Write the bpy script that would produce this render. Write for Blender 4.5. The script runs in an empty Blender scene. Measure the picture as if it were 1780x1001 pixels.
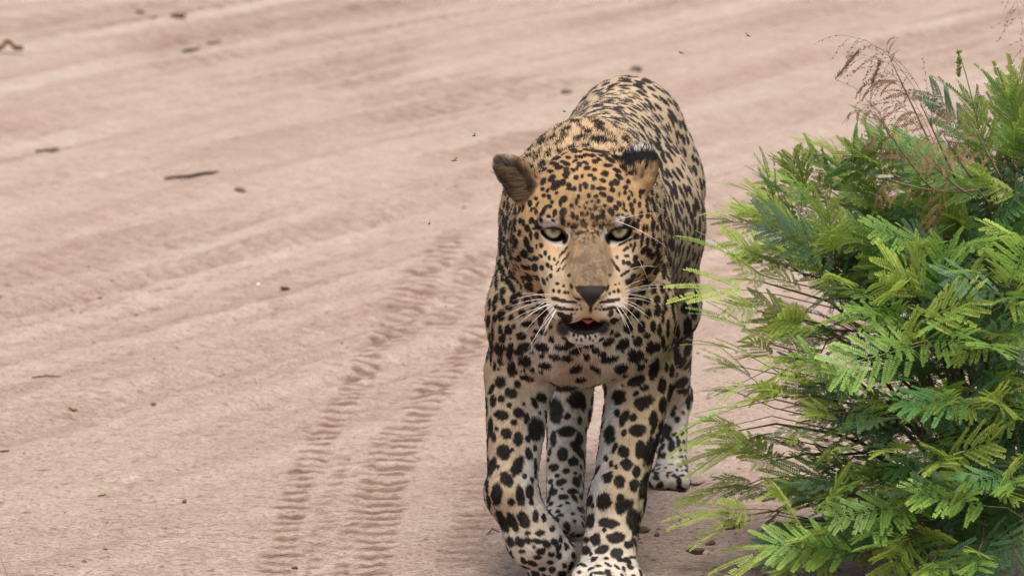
import bpy, math, random
import numpy as np
from mathutils import Vector, Matrix

# ------------------------------------------------------------------ camera, sky, sun, exposure
SC = bpy.context.scene
COL = SC.collection
R = math.radians
random.seed(7)
RNG = np.random.default_rng(11)

CAM_D, CAM_H, PITCH = 12.0, 2.0, R(7.24)
FPX = 13080.0                                     # focal length in photograph pixels (1780 wide)
cam_d = bpy.data.cameras.new('camera')
cam = bpy.data.objects.new('camera', cam_d)
COL.objects.link(cam)
cam.location = (0, -CAM_D, CAM_H)
cam.rotation_euler = (R(90) - PITCH, 0, 0)
cam_d.sensor_width = 36.0
cam_d.lens = FPX / 1780.0 * 36.0
cam_d.clip_start, cam_d.clip_end = 0.1, 2000.0
cam_d.dof.use_dof = True
cam_d.dof.focus_distance = 11.75
cam_d.dof.aperture_fstop = 13.0
SC.camera = cam

world = bpy.data.worlds.new('World')
SC.world = world
world.use_nodes = True
SUN_EL, SUN_ROT = R(70), R(168)
wn = world.node_tree
bg = wn.nodes['Background']
sky_n = wn.nodes.new('ShaderNodeTexSky')
sky_n.sky_type = 'NISHITA'
sky_n.sun_disc = False
sky_n.sun_elevation = SUN_EL
sky_n.sun_rotation = SUN_ROT
sky_n.air_density = 1.0
sky_n.dust_density = 3.5
sky_n.ozone_density = 0.6
haze_n = wn.nodes.new('ShaderNodeHueSaturation')      # thin bright overcast: the blue is washed out evenly
haze_n.inputs['Saturation'].default_value = 0.42
wn.links.new(sky_n.outputs[0], haze_n.inputs['Color'])
wn.links.new(haze_n.outputs[0], bg.inputs[0])
bg.inputs[1].default_value = 0.105

sun_d = bpy.data.lights.new('sun', 'SUN')
sun_d.energy = 1.5
sun_d.angle = R(26)
sun_d.color = (1.0, 0.93, 0.84)
sun = bpy.data.objects.new('sun', sun_d)
COL.objects.link(sun)
# sky: rotation 0 = sun towards +Y, growing clockwise seen from above
sd = Vector((math.sin(SUN_ROT) * math.cos(SUN_EL), math.cos(SUN_ROT) * math.cos(SUN_EL), math.sin(SUN_EL)))
sun.rotation_euler = sd.to_track_quat('Z', 'Y').to_euler()
sun.location = (0, 0, 20)

vs = SC.view_settings
vs.view_transform = 'Standard'
vs.look = 'None'
vs.exposure = 1.13
vs.gamma = 1.0
vs.use_curve_mapping = False
SC.cycles.use_denoising = True
SC.cycles.denoising_prefilter = 'NONE'        # keep the fine fur and grain
SC.cycles.use_adaptive_sampling = False
SC.cycles.max_bounces = 8
SC.cycles.diffuse_bounces = 4
SC.cycles.transparent_max_bounces = 12

# ------------------------------------------------------------------ helpers
CP, SP = math.cos(PITCH), math.sin(PITCH)


def at(px, py, Y):
    """World point seen at photograph pixel (px, py) on the plane y = Y."""
    u, v = (px - 890.0) / FPX, (500.5 - py) / FPX
    d = np.array([u, CP + v * SP, -SP + v * CP])
    t = (Y + CAM_D) / d[1]
    return np.array([0, -CAM_D, CAM_H]) + d * t


def on_ground(px, py):
    u, v = (px - 890.0) / FPX, (500.5 - py) / FPX
    d = np.array([u, CP + v * SP, -SP + v * CP])
    t = -CAM_H / d[2]
    return np.array([0, -CAM_D, CAM_H]) + d * t


def to_px(P):
    """Photograph pixel of world points (N,3)."""
    q = P - np.array([0, -CAM_D, CAM_H])
    dep = q[:, 1] * CP - q[:, 2] * SP
    up = q[:, 1] * SP + q[:, 2] * CP
    return 890 + FPX * q[:, 0] / dep, 500.5 - FPX * up / dep


def nrm(v):
    v = np.asarray(v, float)
    return v / (np.linalg.norm(v, axis=-1, keepdims=True) + 1e-12)


def smooth(a, b, x):
    t = np.clip((x - a) / (b - a), 0, 1)
    return t * t * (3 - 2 * t)


def _hash(ix, iy, iz, seed):
    h = (ix.astype(np.uint32) * np.uint32(73856093)) ^ (iy.astype(np.uint32) * np.uint32(19349663)) ^ \
        (iz.astype(np.uint32) * np.uint32(83492791)) ^ np.uint32(seed * 2654435 + 12345)
    h = (h ^ (h >> np.uint32(13))) * np.uint32(1274126177)
    h = (h ^ (h >> np.uint32(16))) * np.uint32(2246822519)
    h = h ^ (h >> np.uint32(15))
    return (h & np.uint32(0xFFFFFF)).astype(np.float32) / np.float32(0xFFFFFF)


def vnoise(P, seed=0):
    """Value noise in 0..1 on points (N,3)."""
    P = np.asarray(P, np.float32)
    i = np.floor(P).astype(np.int64)
    f = P - i
    f = f * f * f * (f * (f * 6 - 15) + 10)
    out = np.zeros(len(P), np.float32)
    for a in (0, 1):
        wx = f[:, 0] if a else 1 - f[:, 0]
        for b in (0, 1):
            wy = f[:, 1] if b else 1 - f[:, 1]
            for c in (0, 1):
                wz = f[:, 2] if c else 1 - f[:, 2]
                out += wx * wy * wz * _hash(i[:, 0] + a, i[:, 1] + b, i[:, 2] + c, seed)
    return out


def tag(o, label=None, cat=None, group=None, kind=None):
    for k, v in (('label', label), ('category', cat), ('group', group), ('kind', kind)):
        if v:
            o[k] = v
    return o


def mesh_obj(name, V, F, mat=None, parent=None, smooth_shade=True):
    """One mesh object from vertex and face lists; F may be an (n,3|4) array."""
    me = bpy.data.meshes.new(name)
    V = np.asarray(V, np.float32)
    if isinstance(F, np.ndarray):
        n = F.shape[1]
        me.vertices.add(len(V))
        me.vertices.foreach_set('co', V.ravel())
        me.loops.add(F.size)
        me.loops.foreach_set('vertex_index', F.astype(np.int32).ravel())
        me.polygons.add(len(F))
        me.polygons.foreach_set('loop_start', np.arange(0, F.size, n, dtype=np.int32))
        me.update(calc_edges=True)
        me.validate()
    else:
        me.from_pydata([tuple(map(float, v)) for v in V], [], F)
        me.update()
    if smooth_shade:
        me.polygons.foreach_set('use_smooth', np.ones(len(me.polygons), bool))
    o = bpy.data.objects.new(name, me)
    COL.objects.link(o)
    if mat:
        me.materials.append(mat)
    if parent:
        o.parent = parent
    return o


def set_color(me, name, colors, domain='POINT'):
    a = me.color_attributes.new(name, 'FLOAT_COLOR', domain)
    c = np.ones((len(colors), 4), np.float32)
    c[:, :3] = colors
    a.data.foreach_set('color', c.ravel())


def empty(name, loc):
    o = bpy.data.objects.new(name, None)
    o.location = tuple(map(float, loc))
    o.empty_display_size = 0.1
    COL.objects.link(o)
    return o


def tube(pts, radii, sides=6, cap=True):
    """Vertices and faces of a tapered tube through pts."""
    pts = np.asarray(pts, float)
    n = len(pts)
    radii = np.broadcast_to(np.asarray(radii, float), (n,))
    V, F = [], []
    ref = np.array([0.13, 0.27, 0.95])
    for i in range(n):
        t = nrm(pts[min(i + 1, n - 1)] - pts[max(i - 1, 0)])
        a = np.cross(t, ref)
        if np.linalg.norm(a) < 1e-3:
            a = np.cross(t, [1, 0, 0])
        a = nrm(a)
        b = np.cross(t, a)
        for s in range(sides):
            w = 2 * math.pi * s / sides
            V.append(pts[i] + radii[i] * (math.cos(w) * a + math.sin(w) * b))
    for i in range(n - 1):
        for s in range(sides):
            s2 = (s + 1) % sides
            F.append((i * sides + s, i * sides + s2, (i + 1) * sides + s2, (i + 1) * sides + s))
    if cap:
        F.append(tuple(range(sides))[::-1])
        F.append(tuple((n - 1) * sides + s for s in range(sides)))
    return V, F


class Build:
    """Collects shapes that belong to ONE mesh."""

    def __init__(self):
        self.V, self.F, self.C = [], [], []

    def add(self, V, F, col=None):
        b = len(self.V)
        self.V += [tuple(map(float, v)) for v in V]
        self.F += [tuple(b + i for i in f) for f in F]
        if col is not None:
            self.C += [col] * len(V)
        return self

    def build(self, name, mat, parent=None, smooth_shade=True):
        o = mesh_obj(name, self.V, self.F, mat, parent, smooth_shade)
        if self.C:
            set_color(o.data, 'tint', np.array(self.C))
        return o


def principled(name, color=(0.5, 0.5, 0.5), rough=0.6, spec=0.5):
    m = bpy.data.materials.new(name)
    m.use_nodes = True
    b = m.node_tree.nodes['Principled BSDF']
    b.inputs['Base Color'].default_value = (*color, 1)
    b.inputs['Roughness'].default_value = rough
    b.inputs['Specular IOR Level'].default_value = spec
    return m, m.node_tree, b


def attr_node(nt, name, kind='GEOMETRY'):
    a = nt.nodes.new('ShaderNodeAttribute')
    a.attribute_name = name
    a.attribute_type = kind
    return a


def srgb(r, g, b):
    f = lambda c: ((c / 255 + 0.055) / 1.055) ** 2.4 if c > 10 else c / 255 / 12.92
    return (f(r), f(g), f(b))
# ------------------------------------------------------------------ ground: one sheet out to the horizon
def axis(core_lo, core_hi, step, far_lo, far_hi, grow=1.25):
    c = list(np.arange(core_lo, core_hi + step * 0.5, step))
    s, x = step, c[-1]
    while x < far_hi:
        s *= grow
        x += s
        c.append(x)
    s, x = step, c[0]
    pre = []
    while x > far_lo:
        s *= grow
        x -= s
        pre.append(x)
    return np.array(pre[::-1] + c)


gxs = axis(-1.12, 1.25, 0.0078, -400, 400)
ys = [-1.0]
while ys[-1] < 12.5:
    ys.append(ys[-1] + 0.0085 + 0.0016 * max(0, ys[-1] + 0.6))
gys = axis(0, 0, 1, -400, 500)
gys = np.concatenate([-np.cumsum(0.02 * 1.3 ** np.arange(30))[::-1] - 1.0, ys, ys[-1] + np.cumsum(0.05 * 1.25 ** np.arange(36))])
GX, GY = np.meshgrid(gxs, gys, indexing='ij')
gshape = GX.shape
gx_, gy_ = GX.ravel(), GY.ravel()


def tread(px_list, lug_w, pitch, depth, phase=0.0, wob=0.12):
    """A row of tyre lugs pressed along a path given by photograph pixels on the ground."""
    P = np.array([on_ground(*p)[:2] for p in px_list])
    P = P[np.argsort(P[:, 1])]
    xc = np.interp(gy_, P[:, 1], P[:, 0])
    inside = smooth(P[0, 1] - 0.15, P[0, 1] + 0.1, gy_) * (1 - smooth(P[-1, 1] - 0.4, P[-1, 1] + 0.1, gy_))
    k = gy_ / pitch + phase + 0.10 * np.sin(gx_ * 18)
    cell = np.floor(k)
    fr = k - cell
    rnd = _hash(cell.astype(np.int64), np.zeros(len(cell), np.int64), np.full(len(cell), int(px_list[0][0])), 3)
    rn2 = _hash(cell.astype(np.int64), np.zeros(len(cell), np.int64), np.full(len(cell), int(px_list[0][0])), 9)
    sx = lug_w * (0.8 + 0.5 * rnd)
    w = 1 - smooth(0.6, 1.25, np.abs(gx_ - xc - (rn2 - 0.5) * lug_w * wob) / sx)
    # steep near lip, gentle far slope
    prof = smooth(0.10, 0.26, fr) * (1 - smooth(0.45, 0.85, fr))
    dark = smooth(0.02, 0.16, fr) * (1 - smooth(0.42, 0.72, fr))  # mask for the shade in each lug, painted into the sand colour
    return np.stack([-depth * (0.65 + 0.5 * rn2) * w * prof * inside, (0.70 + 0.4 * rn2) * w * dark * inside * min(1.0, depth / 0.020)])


TR_A = [(478, 993), (488, 978), (509, 869), (520, 840), (539, 803), (563, 752), (588, 717), (607, 693), (623, 660), (640, 623),
        (665, 598), (690, 568)]
TR_B = [(640, 1010), (665, 889), (671, 848), (690, 799), (709, 760), (732, 714), (748, 687), (776, 646), (804, 613), (830, 581),
        (870, 540)]
TR_C = [(585, 1005), (597, 962), (613, 893), (626, 853), (645, 802), (668, 752), (695, 706)]
TR_D = [(535, 1005), (549, 949), (568, 872), (590, 810), (612, 760)]
TR_E = [(800, 985), (809, 940), (822, 898), (838, 837), (850, 790)]
TR_F = [(675, 600), (700, 540), (722, 500), (745, 470), (775, 430), (812, 390)]
TR_G = [(755, 580), (780, 535), (805, 495), (830, 455), (858, 420)]

p3 = np.stack([gx_, gy_, np.zeros_like(gx_)], 1)
near = np.exp(-np.maximum(np.abs(gx_) - 3, 0) / 3) * np.exp(-np.maximum(gy_ - 14, 0) / 5)
# old ruts: direction bends to the right farther away
gdir = lambda y: 0.06 * y + 0.40 * (np.sqrt((y - 1.4) ** 2 + 0.9) + (y - 1.4)) / 2
across = gx_ - gdir(gy_)
hz = 0.010 * (vnoise(np.stack([across * 1.7, gy_ * 0.25, gx_ * 0], 1), 5) - 0.5)
far_w = smooth(1.5, 3.2, gy_ - 1.0 * gx_)
# flattened furrows
fur = vnoise(np.stack([across * 9.0, gy_ * 0.55, gx_ * 0], 1), 21) - 0.5
fur2 = vnoise(np.stack([across * 22.0, gy_ * 0.9, gx_ * 0], 1), 22) - 0.5
hz += far_w * (0.026 * fur + 0.014 * fur2)
# broken tread ripples between the old ruts
rip = vnoise(np.stack([gx_ * 5.5, gy_ * 8.5, gx_ * 0], 1), 31) - 0.5
# many narrow tyre bands sweeping along the old ruts, each with its own fine cross ripples
bn1 = vnoise(np.stack([across * 7.5, gy_ * 0.22, gx_ * 0], 1), 41)
bn2 = vnoise(np.stack([across * 24.0, gy_ * 0.30, gx_ * 0], 1), 42)
pat = 0.25 + 0.75 * smooth(0.25, 0.55, vnoise(np.stack([gx_ * 1.6, gy_ * 0.9, gx_ * 0], 1), 43))
band = np.maximum(0.8 * smooth(0.56, 0.72, bn1), smooth(0.56, 0.70, bn2)) * pat
wav = gy_ / 0.088 + 1.2 * vnoise(np.stack([gx_ * 6, gy_ * 1.5, gx_ * 0], 1), 44) + 7 * vnoise(np.stack([across * 2.5, gx_ * 0, gx_ * 0], 1), 45) + gx_ * 2.0
wf = wav - np.floor(wav)
cross = smooth(0.12, 0.30, wf) * (1 - smooth(0.50, 0.90, wf)) * (0.4 + 0.9 * vnoise(np.stack([gx_ * 11, gy_ * 11, gx_ * 0], 1), 46))
streak = far_w * band * (0.40 + 0.60 * cross)
hz -= far_w * band * (0.004 + 0.006 * cross)
hz += far_w * 0.007 * rip * smooth(0.40, 0.75, vnoise(np.stack([across * 3.2, gy_ * 0.3, gx_ * 0], 1), 33))
hz += 0.0055 * (vnoise(np.stack([gx_ * 9, gy_ * 6, gx_ * 0], 1), 6) - 0.5)
hz += 0.0045 * (vnoise(np.stack([gx_ * 22, gy_ * 15, gx_ * 0], 1), 7) - 0.5)
hz += 0.0055 * (vnoise(np.stack([gx_ * 60, gy_ * 38, gx_ * 0], 1), 8) - 0.5)
lugs = tread(TR_A, 0.026, 0.082, 0.028) + tread(TR_B, 0.031, 0.082, 0.022, 0.4) + tread(TR_C, 0.013, 0.082, 0.011, 0.2, 0.9) \
    + tread(TR_D, 0.014, 0.082, 0.009, 0.6, 0.9) + tread(TR_E, 0.032, 0.082, 0.008, 0.1) \
    + tread(TR_F, 0.042, 0.066, 0.014, 0.3, 0.15) + tread(TR_G, 0.034, 0.066, 0.012, 0.7, 0.15)
lugs, lug_shade = lugs
hz += lugs * 0.06
hz *= near
# the planted paws press flat prints
for q in ((0.15, -0.13), (0.272, 0.96), (0.085, 0.42)):
    rq = np.hypot(gx_ - q[0], gy_ - q[1])
    hz *= smooth(0.03, 0.12, rq)
    hz += 0.007 * np.exp(-((rq - 0.085) / 0.020) ** 2) * (0.5 + vnoise(p3 * 40, 95))
GV = np.stack([gx_, gy_, hz], 1)
nx, ny = gshape
ii, jj = np.meshgrid(np.arange(nx - 1), np.arange(ny - 1), indexing='ij')
a = (ii * ny + jj).ravel()
GF = np.stack([a, a + ny, a + ny + 1, a + 1], 1)


def ground_z(x, y):
    i = np.clip(np.searchsorted(gxs, x) - 1, 0, nx - 2)
    j = np.clip(np.searchsorted(gys, y) - 1, 0, ny - 2)
    H = hz.reshape(gshape)
    return float(max(H[i, j], H[i + 1, j], H[i, j + 1], H[i + 1, j + 1]))


sand, nt, b = principled('sand', rough=0.95, spec=0.12)
N, L = nt.nodes, nt.links
geo = N.new('ShaderNodeNewGeometry')


def noise_node(scale, detail=4.0, rough=0.55, vec=None, stretch=None):
    n = N.new('ShaderNodeTexNoise')
    n.inputs['Scale'].default_value = scale
    n.inputs['Detail'].default_value = detail
    n.inputs['Roughness'].default_value = rough
    src = geo.outputs['Position'] if vec is None else vec
    if stretch:
        mp = N.new('ShaderNodeMapping')
        if len(stretch) > 3:            # turn first, then stretch
            mp.vector_type = 'TEXTURE'
        mp.inputs['Scale'].default_value = stretch[:3]
        if len(stretch) > 3:
            mp.inputs['Rotation'].default_value = (0, 0, stretch[3])
        L.new(src, mp.inputs['Vector'])
        src = mp.outputs[0]
    L.new(src, n.inputs['Vector'])
    return n


def ramp(src, stops):
    r = N.new('ShaderNodeValToRGB')
    e = r.color_ramp.elements
    e[0].position, e[0].color = stops[0][0], (*stops[0][1], 1)
    e[1].position, e[1].color = stops[1][0], (*stops[1][1], 1)
    for p, c in stops[2:]:
        k = e.new(p)
        k.color = (*c, 1)
    L.new(src, r.inputs[0])
    return r


def mixc(fac, a, b_, blend='MIX'):
    m = N.new('ShaderNodeMix')
    m.data_type = 'RGBA'
    m.blend_type = blend
    for s, v in ((0, fac), (6, a), (7, b_)):
        if hasattr(v, 'default_value'):
            L.new(v, m.inputs[s])
        elif s == 0:
            m.inputs[0].default_value = v
        else:
            m.inputs[s].default_value = (*v, 1)
    return m.outputs[2]


n_streak = noise_node(1.0, 5, 0.62, stretch=(1 / 7.0, 1 / 0.45, 1, R(-22)))
r_streak = ramp(n_streak.outputs['Fac'], [(0.36, (0, 0, 0)), (0.66, (1, 1, 1))])
n_mid = noise_node(9.0, 6, 0.7)
r_mid = ramp(n_mid.outputs['Fac'], [(0.38, (0, 0, 0)), (0.66, (1, 1, 1))])
PINK, BEIGE = (0.298, 0.213, 0.174), (0.372, 0.298, 0.245)
c1 = mixc(r_streak.outputs[0], PINK, BEIGE)
c2 = mixc(0.18, c1, mixc(r_mid.outputs[0], (0.40, 0.285, 0.235), (0.50, 0.385, 0.33)))
# grains: fine salt and pepper
n_gr = noise_node(420.0, 2, 0.6)
r_gr = ramp(n_gr.outputs['Fac'], [(0.30, (0.50, 0.45, 0.42)), (0.52, (1.0, 1.0, 1.0)), (0.75, (1.2, 1.2, 1.18))])
sepp = N.new('ShaderNodeSeparateXYZ')      # single grains are only told apart near the lens
L.new(geo.outputs['Position'], sepp.inputs[0])


def fade(y0, y1, v0, v1):
    m = N.new('ShaderNodeMapRange')
    for s_, v_ in zip(('From Min', 'From Max', 'To Min', 'To Max'), (y0, y1, v0, v1)):
        m.inputs[s_].default_value = v_
    L.new(sepp.outputs[1], m.inputs['Value'])
    return m.outputs[0]


c3 = mixc(fade(0.0, 4.0, 0.5, 0.0), c2, r_gr.outputs[0], 'MULTIPLY')
n_gr2 = noise_node(150.0, 3, 0.65)
r_gr2 = ramp(n_gr2.outputs['Fac'], [(0.32, (0.66, 0.60, 0.56)), (0.52, (1, 1, 1)), (0.72, (1.1, 1.1, 1.1))])
c4 = mixc(fade(0.0, 6.0, 0.75, 0.0), c3, r_gr2.outputs[0], 'MULTIPLY')
# scattered dark grit in patches
n_spk = N.new('ShaderNodeTexVoronoi')
n_spk.inputs['Scale'].default_value = 55
L.new(geo.outputs['Position'], n_spk.inputs['Vector'])
r_spk = ramp(n_spk.outputs['Distance'], [(0.07, (1, 1, 1)), (0.12, (0, 0, 0))])
n_pat = noise_node(1.9, 3, 0.6)
r_pat = ramp(n_pat.outputs['Fac'], [(0.50, (0, 0, 0)), (0.64, (1, 1, 1))])
spk = mixc(1.0, r_spk.outputs[0], r_pat.outputs[0], 'MULTIPLY')
# the grit keys off a random value per cell so that it is sparse
r_rnd = N.new('ShaderNodeSeparateColor')
L.new(n_spk.outputs['Color'], r_rnd.inputs[0])
r_keep = ramp(r_rnd.outputs[0], [(0.55, (0, 0, 0)), (0.62, (1, 1, 1))])
spk = mixc(1.0, spk, r_keep.outputs[0], 'MULTIPLY')
n_dash = noise_node(1.0, 3, 0.6, stretch=(38, 75, 40))
r_dash = ramp(n_dash.outputs['Fac'], [(0.30, (0.46, 0.39, 0.35)), (0.45, (1, 1, 1)), (0.72, (1.10, 1.10, 1.09))])
c4 = mixc(fade(0.0, 9.0, 0.85, 0.25), c4, r_dash.outputs[0], 'MULTIPLY')
n_da2 = noise_node(1.0, 4, 0.7, stretch=(95, 170, 60))
r_da2 = ramp(n_da2.outputs['Fac'], [(0.34, (0.40, 0.34, 0.30)), (0.48, (1, 1, 1)), (0.68, (1.2, 1.2, 1.18))])
c4 = mixc(fade(0.0, 8.0, 0.90, 0.30), c4, r_da2.outputs[0], 'MULTIPLY')
n_da3 = noise_node(1.0, 4, 0.65, stretch=(7, 16, 8))
r_da3 = ramp(n_da3.outputs['Fac'], [(0.30, (0.84, 0.80, 0.78)), (0.52, (1, 1, 1)), (0.70, (1.04, 1.04, 1.04))])
c4 = mixc(0.8, c4, r_da3.outputs[0], 'MULTIPLY')
c5 = mixc(spk, c4, (0.13, 0.085, 0.062))
lug_shade_streak = attr_node(nt, 'lug_shade_streak')
c6 = mixc(lug_shade_streak.outputs['Fac'], c5, (0.52, 0.42, 0.36), 'MULTIPLY')  # painted shade of the lug recesses, plus darker streaks of sand
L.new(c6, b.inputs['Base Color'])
bmp = N.new('ShaderNodeBump')
bmp.inputs['Strength'].default_value = 0.9
bmp.inputs['Distance'].default_value = 0.012
nb = noise_node(70.0, 3, 0.6)
L.new(nb.outputs['Fac'], bmp.inputs['Height'])
L.new(bmp.outputs[0], b.inputs['Normal'])

ground = mesh_obj('ground', GV, GF, sand)
da = ground.data.attributes.new('lug_shade_streak', 'FLOAT', 'POINT')
shade_streak = lug_shade * (0.60 + 0.9 * vnoise(p3 * [60, 90, 1], 91)) * 1.25 + (0.38 + 0.30 * smooth(2.5, 7, gy_)) * streak * (0.5 + vnoise(p3 * 60, 92))  # lug shade put in as colour, then the streaks' own darker tone
da.data.foreach_set('value', np.clip(shade_streak, 0, 0.95).astype(np.float32))
tag(ground, 'pale pink sand road with tyre tracks', None, None, 'structure')
# ------------------------------------------------------------------ leopard: one continuous body from blended volumes
def rect_axis(segs):
    out = [segs[0][0]]
    for lo, hi, st in segs:
        n = max(1, round((hi - lo) / st))
        out += list(np.linspace(lo, hi, n + 1)[1:])
    return np.array(out, np.float32)


ax = rect_axis([(-0.085, 0.37, 0.0026)])
ay = rect_axis([(-0.45, -0.02, 0.0024), (-0.02, 1.50, 0.0058)])
az = rect_axis([(-0.02, 0.10, 0.003), (0.10, 0.38, 0.0045), (0.38, 0.79, 0.0024)])
FLD = np.full((len(ax), len(ay), len(az)), 0.1, np.float32)


def _win(lo, hi):
    s = []
    for g, l, h in zip((ax, ay, az), lo, hi):
        s.append(slice(max(0, int(np.searchsorted(g, l)) - 1), int(np.searchsorted(g, h)) + 1))
    s = tuple(s)
    return s, ax[s[0]][:, None, None], ay[s[1]][None, :, None], az[s[2]][None, None, :]


def _comb(s, d, k, op):
    A = FLD[s]
    if op == 'add':
        h = np.maximum(k - np.abs(A - d), 0) / k
        FLD[s] = np.minimum(A, d) - h * h * k * 0.25
    else:
        d = -d
        h = np.maximum(k - np.abs(A - d), 0) / k
        FLD[s] = np.maximum(A, d) + h * h * k * 0.25


def ell(c, r, k=0.03, axes=None, op='add'):
    c = np.asarray(c, float)
    r = np.asarray(r, float)
    A = np.eye(3) if axes is None else np.asarray(axes, float)
    ext = np.sqrt(((A * r[:, None]) ** 2).sum(0)) + k + 0.012
    s, X, Y, Z = _win(c - ext, c + ext)
    X, Y, Z = X - c[0], Y - c[1], Z - c[2]
    k0 = k1 = 0
    for i in range(3):
        l = (X * A[i, 0] + Y * A[i, 1] + Z * A[i, 2]).astype(np.float32)
        k0 = k0 + (l / r[i]) ** 2
        k1 = k1 + (l / r[i] ** 2) ** 2
    k0 = np.sqrt(k0)
    _comb(s, k0 * (k0 - 1) / (np.sqrt(k1) + 1e-6), k, op)


def cone(a, b, ra, rb, k=0.03, op='add'):
    a, b = np.asarray(a, float), np.asarray(b, float)
    pad = k + 0.012
    lo = np.minimum(a - ra, b - rb) - pad
    hi = np.maximum(a + ra, b + rb) + pad
    s, X, Y, Z = _win(lo, hi)
    ab = b - a
    L2 = ab @ ab
    t = np.clip(((X - a[0]) * ab[0] + (Y - a[1]) * ab[1] + (Z - a[2]) * ab[2]) / L2, 0, 1).astype(np.float32)
    d = np.sqrt((X - a[0] - t * ab[0]) ** 2 + (Y - a[1] - t * ab[1]) ** 2 + (Z - a[2] - t * ab[2]) ** 2)
    _comb(s, d - (ra + (rb - ra) * t), k, op)


def ori(fwd, up):
    """Rows: right, forward, up-ish orthonormal axes."""
    f = nrm(fwd)
    r_ = nrm(np.cross(f, up))
    return np.array([r_, f, np.cross(r_, f)])


# ---- trunk
spine = nrm([0.095, 0.88, 0.0])
TA = ori(spine, [0, 0, 1])
ell((0.134, 0.30, 0.500), (0.134, 0.30, 0.185), 0.05, TA)
ell((0.177, 0.62, 0.500), (0.149, 0.30, 0.172), 0.06, TA)
ell((0.200, 0.95, 0.560), (0.110, 0.20, 0.150), 0.06, TA)
ell((0.120, 0.17, 0.610), (0.080, 0.15, 0.115), 0.05, TA)
cone((0.125, 0.22, 0.640), (0.200, 0.98, 0.632), 0.072, 0.078, 0.05)
ell((0.108, 0.035, 0.440), (0.105, 0.12, 0.130), 0.05)
# ---- neck
cone((0.112, 0.14, 0.575), (0.117, -0.09, 0.585), 0.130, 0.098, 0.05)
cone((0.110, 0.05, 0.50), (0.116, -0.12, 0.53), 0.115, 0.085, 0.05)
# ---- shoulders and forelegs
LSH = [(0.070, 0.16, 0.60), (0.038, 0.045, 0.425), (0.022, 0.11, 0.345)]
RSH = [(0.172, 0.16, 0.60), (0.186, 0.045, 0.425), (0.203, 0.13, 0.340)]
for (sc_, sh, el), s in ((LSH, -1), (RSH, 1)):
    cone(sc_, sh, 0.054, 0.070, 0.04)
    cone(sh, el, 0.070, 0.058, 0.04)
LEL, LWR = at(902, 660, 0.10), at(889, 858, -0.050)
LMC, LTO = at(930, 940, -0.060), at(962, 968, -0.038)
cone(LEL, LWR, 0.054, 0.0365, 0.03)
ell(at(884, 850, -0.070), (0.026, 0.030, 0.028), 0.02)
cone(LWR, LMC, 0.037, 0.038, 0.025)
cone(LMC, LTO, 0.039, 0.031, 0.03)
for dx, dy in ((-24, 20), (-5, 14), (12, 2), (22, -14)):
    ell(at(961 + dx, 976 + dy, -0.052), (0.016, 0.020, 0.019), 0.014)
REL, RWR = at(1112, 668, 0.12), at(1072, 868, -0.05)
cone(REL, RWR, 0.053, 0.0395, 0.03)
ell(at(1066, 862, -0.085), (0.030, 0.024, 0.034), 0.02)
RPW = at(1060, 952, -0.100)
cone(RWR, RPW, 0.041, 0.043, 0.025)
ell((0.152, -0.135, 0.034), (0.052, 0.070, 0.034), 0.02)
for x_, y_ in ((-0.042, -0.068), (-0.016, -0.092), (0.016, -0.092), (0.042, -0.066)):
    ell((0.152 + x_, y_ - 0.102, 0.024), (0.0165, 0.031, 0.027), 0.005)
# ---- hind legs
LKN, LHK, LPW = (0.115, 0.63, 0.375), at(986, 712, 0.64), at(982, 872, 0.46)
cone((0.150, 0.92, 0.53), LKN, 0.105, 0.066, 0.05)
cone(LKN, LHK, 0.060, 0.035, 0.04)
cone(LHK, LPW, 0.034, 0.031, 0.03)
ell(at(980, 902, 0.43), (0.036, 0.052, 0.028), 0.02)
for dx in (-24, -8, 9, 24):
    ell(at(981 + dx, 914, 0.385 - 0.0006 * (24 - abs(dx))), (0.0125, 0.020, 0.018), 0.007)
RKN, RHK, RPW2 = (0.252, 0.76, 0.350), at(1168, 690, 1.12), at(1168, 812, 1.00)
cone((0.232, 0.96, 0.52), RKN, 0.100, 0.064, 0.05)
cone(RKN, RHK, 0.060, 0.030, 0.04)
cone(RHK, RPW2, 0.028, 0.026, 0.03)
RPB = at(1163, 832, 0.955)
ell(RPB, (0.036, 0.055, 0.026), 0.02)
for dx in (-25, -9, 9, 25):
    ell(at(1163 + dx, 836, 0.905), (0.013, 0.022, 0.017), 0.007)
# ---- tail, hanging behind the right hind leg
TAIL = [(0.205, 1.10, 0.620), (0.225, 1.20, 0.52), (0.265, 1.27, 0.36), (0.285, 1.33, 0.24), (0.285, 1.42, 0.19)]
for i in range(len(TAIL) - 1):
    cone(TAIL[i], TAIL[i + 1], 0.034 - 0.003 * i, 0.031 - 0.003 * i, 0.02)

# ---- head: local axes (x right, f forward to the nose, u up), origin between the eyes
HB = R(28)
HO = at(1019, 405, -0.235)
HX, HF, HU = np.array([1.0, 0, 0]), np.array([0, -math.cos(HB), -math.sin(HB)]), np.array([0, -math.sin(HB), math.cos(HB)])
HAX = np.array([HX, HF, HU])


def hp(x, f, u):
    return HO + x * HX + f * HF + u * HU


def hell(c, r, k=0.02, op='add', rot=None):
    ell(hp(*c), r, k, HAX if rot is None else rot @ HAX, op)


def rotx(a):
    c, s = math.cos(a), math.sin(a)
    return np.array([[1, 0, 0], [0, c, s], [0, -s, c]])


def rotz(a):
    c, s = math.cos(a), math.sin(a)
    return np.array([[c, s, 0], [-s, c, 0], [0, 0, 1]])


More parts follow.
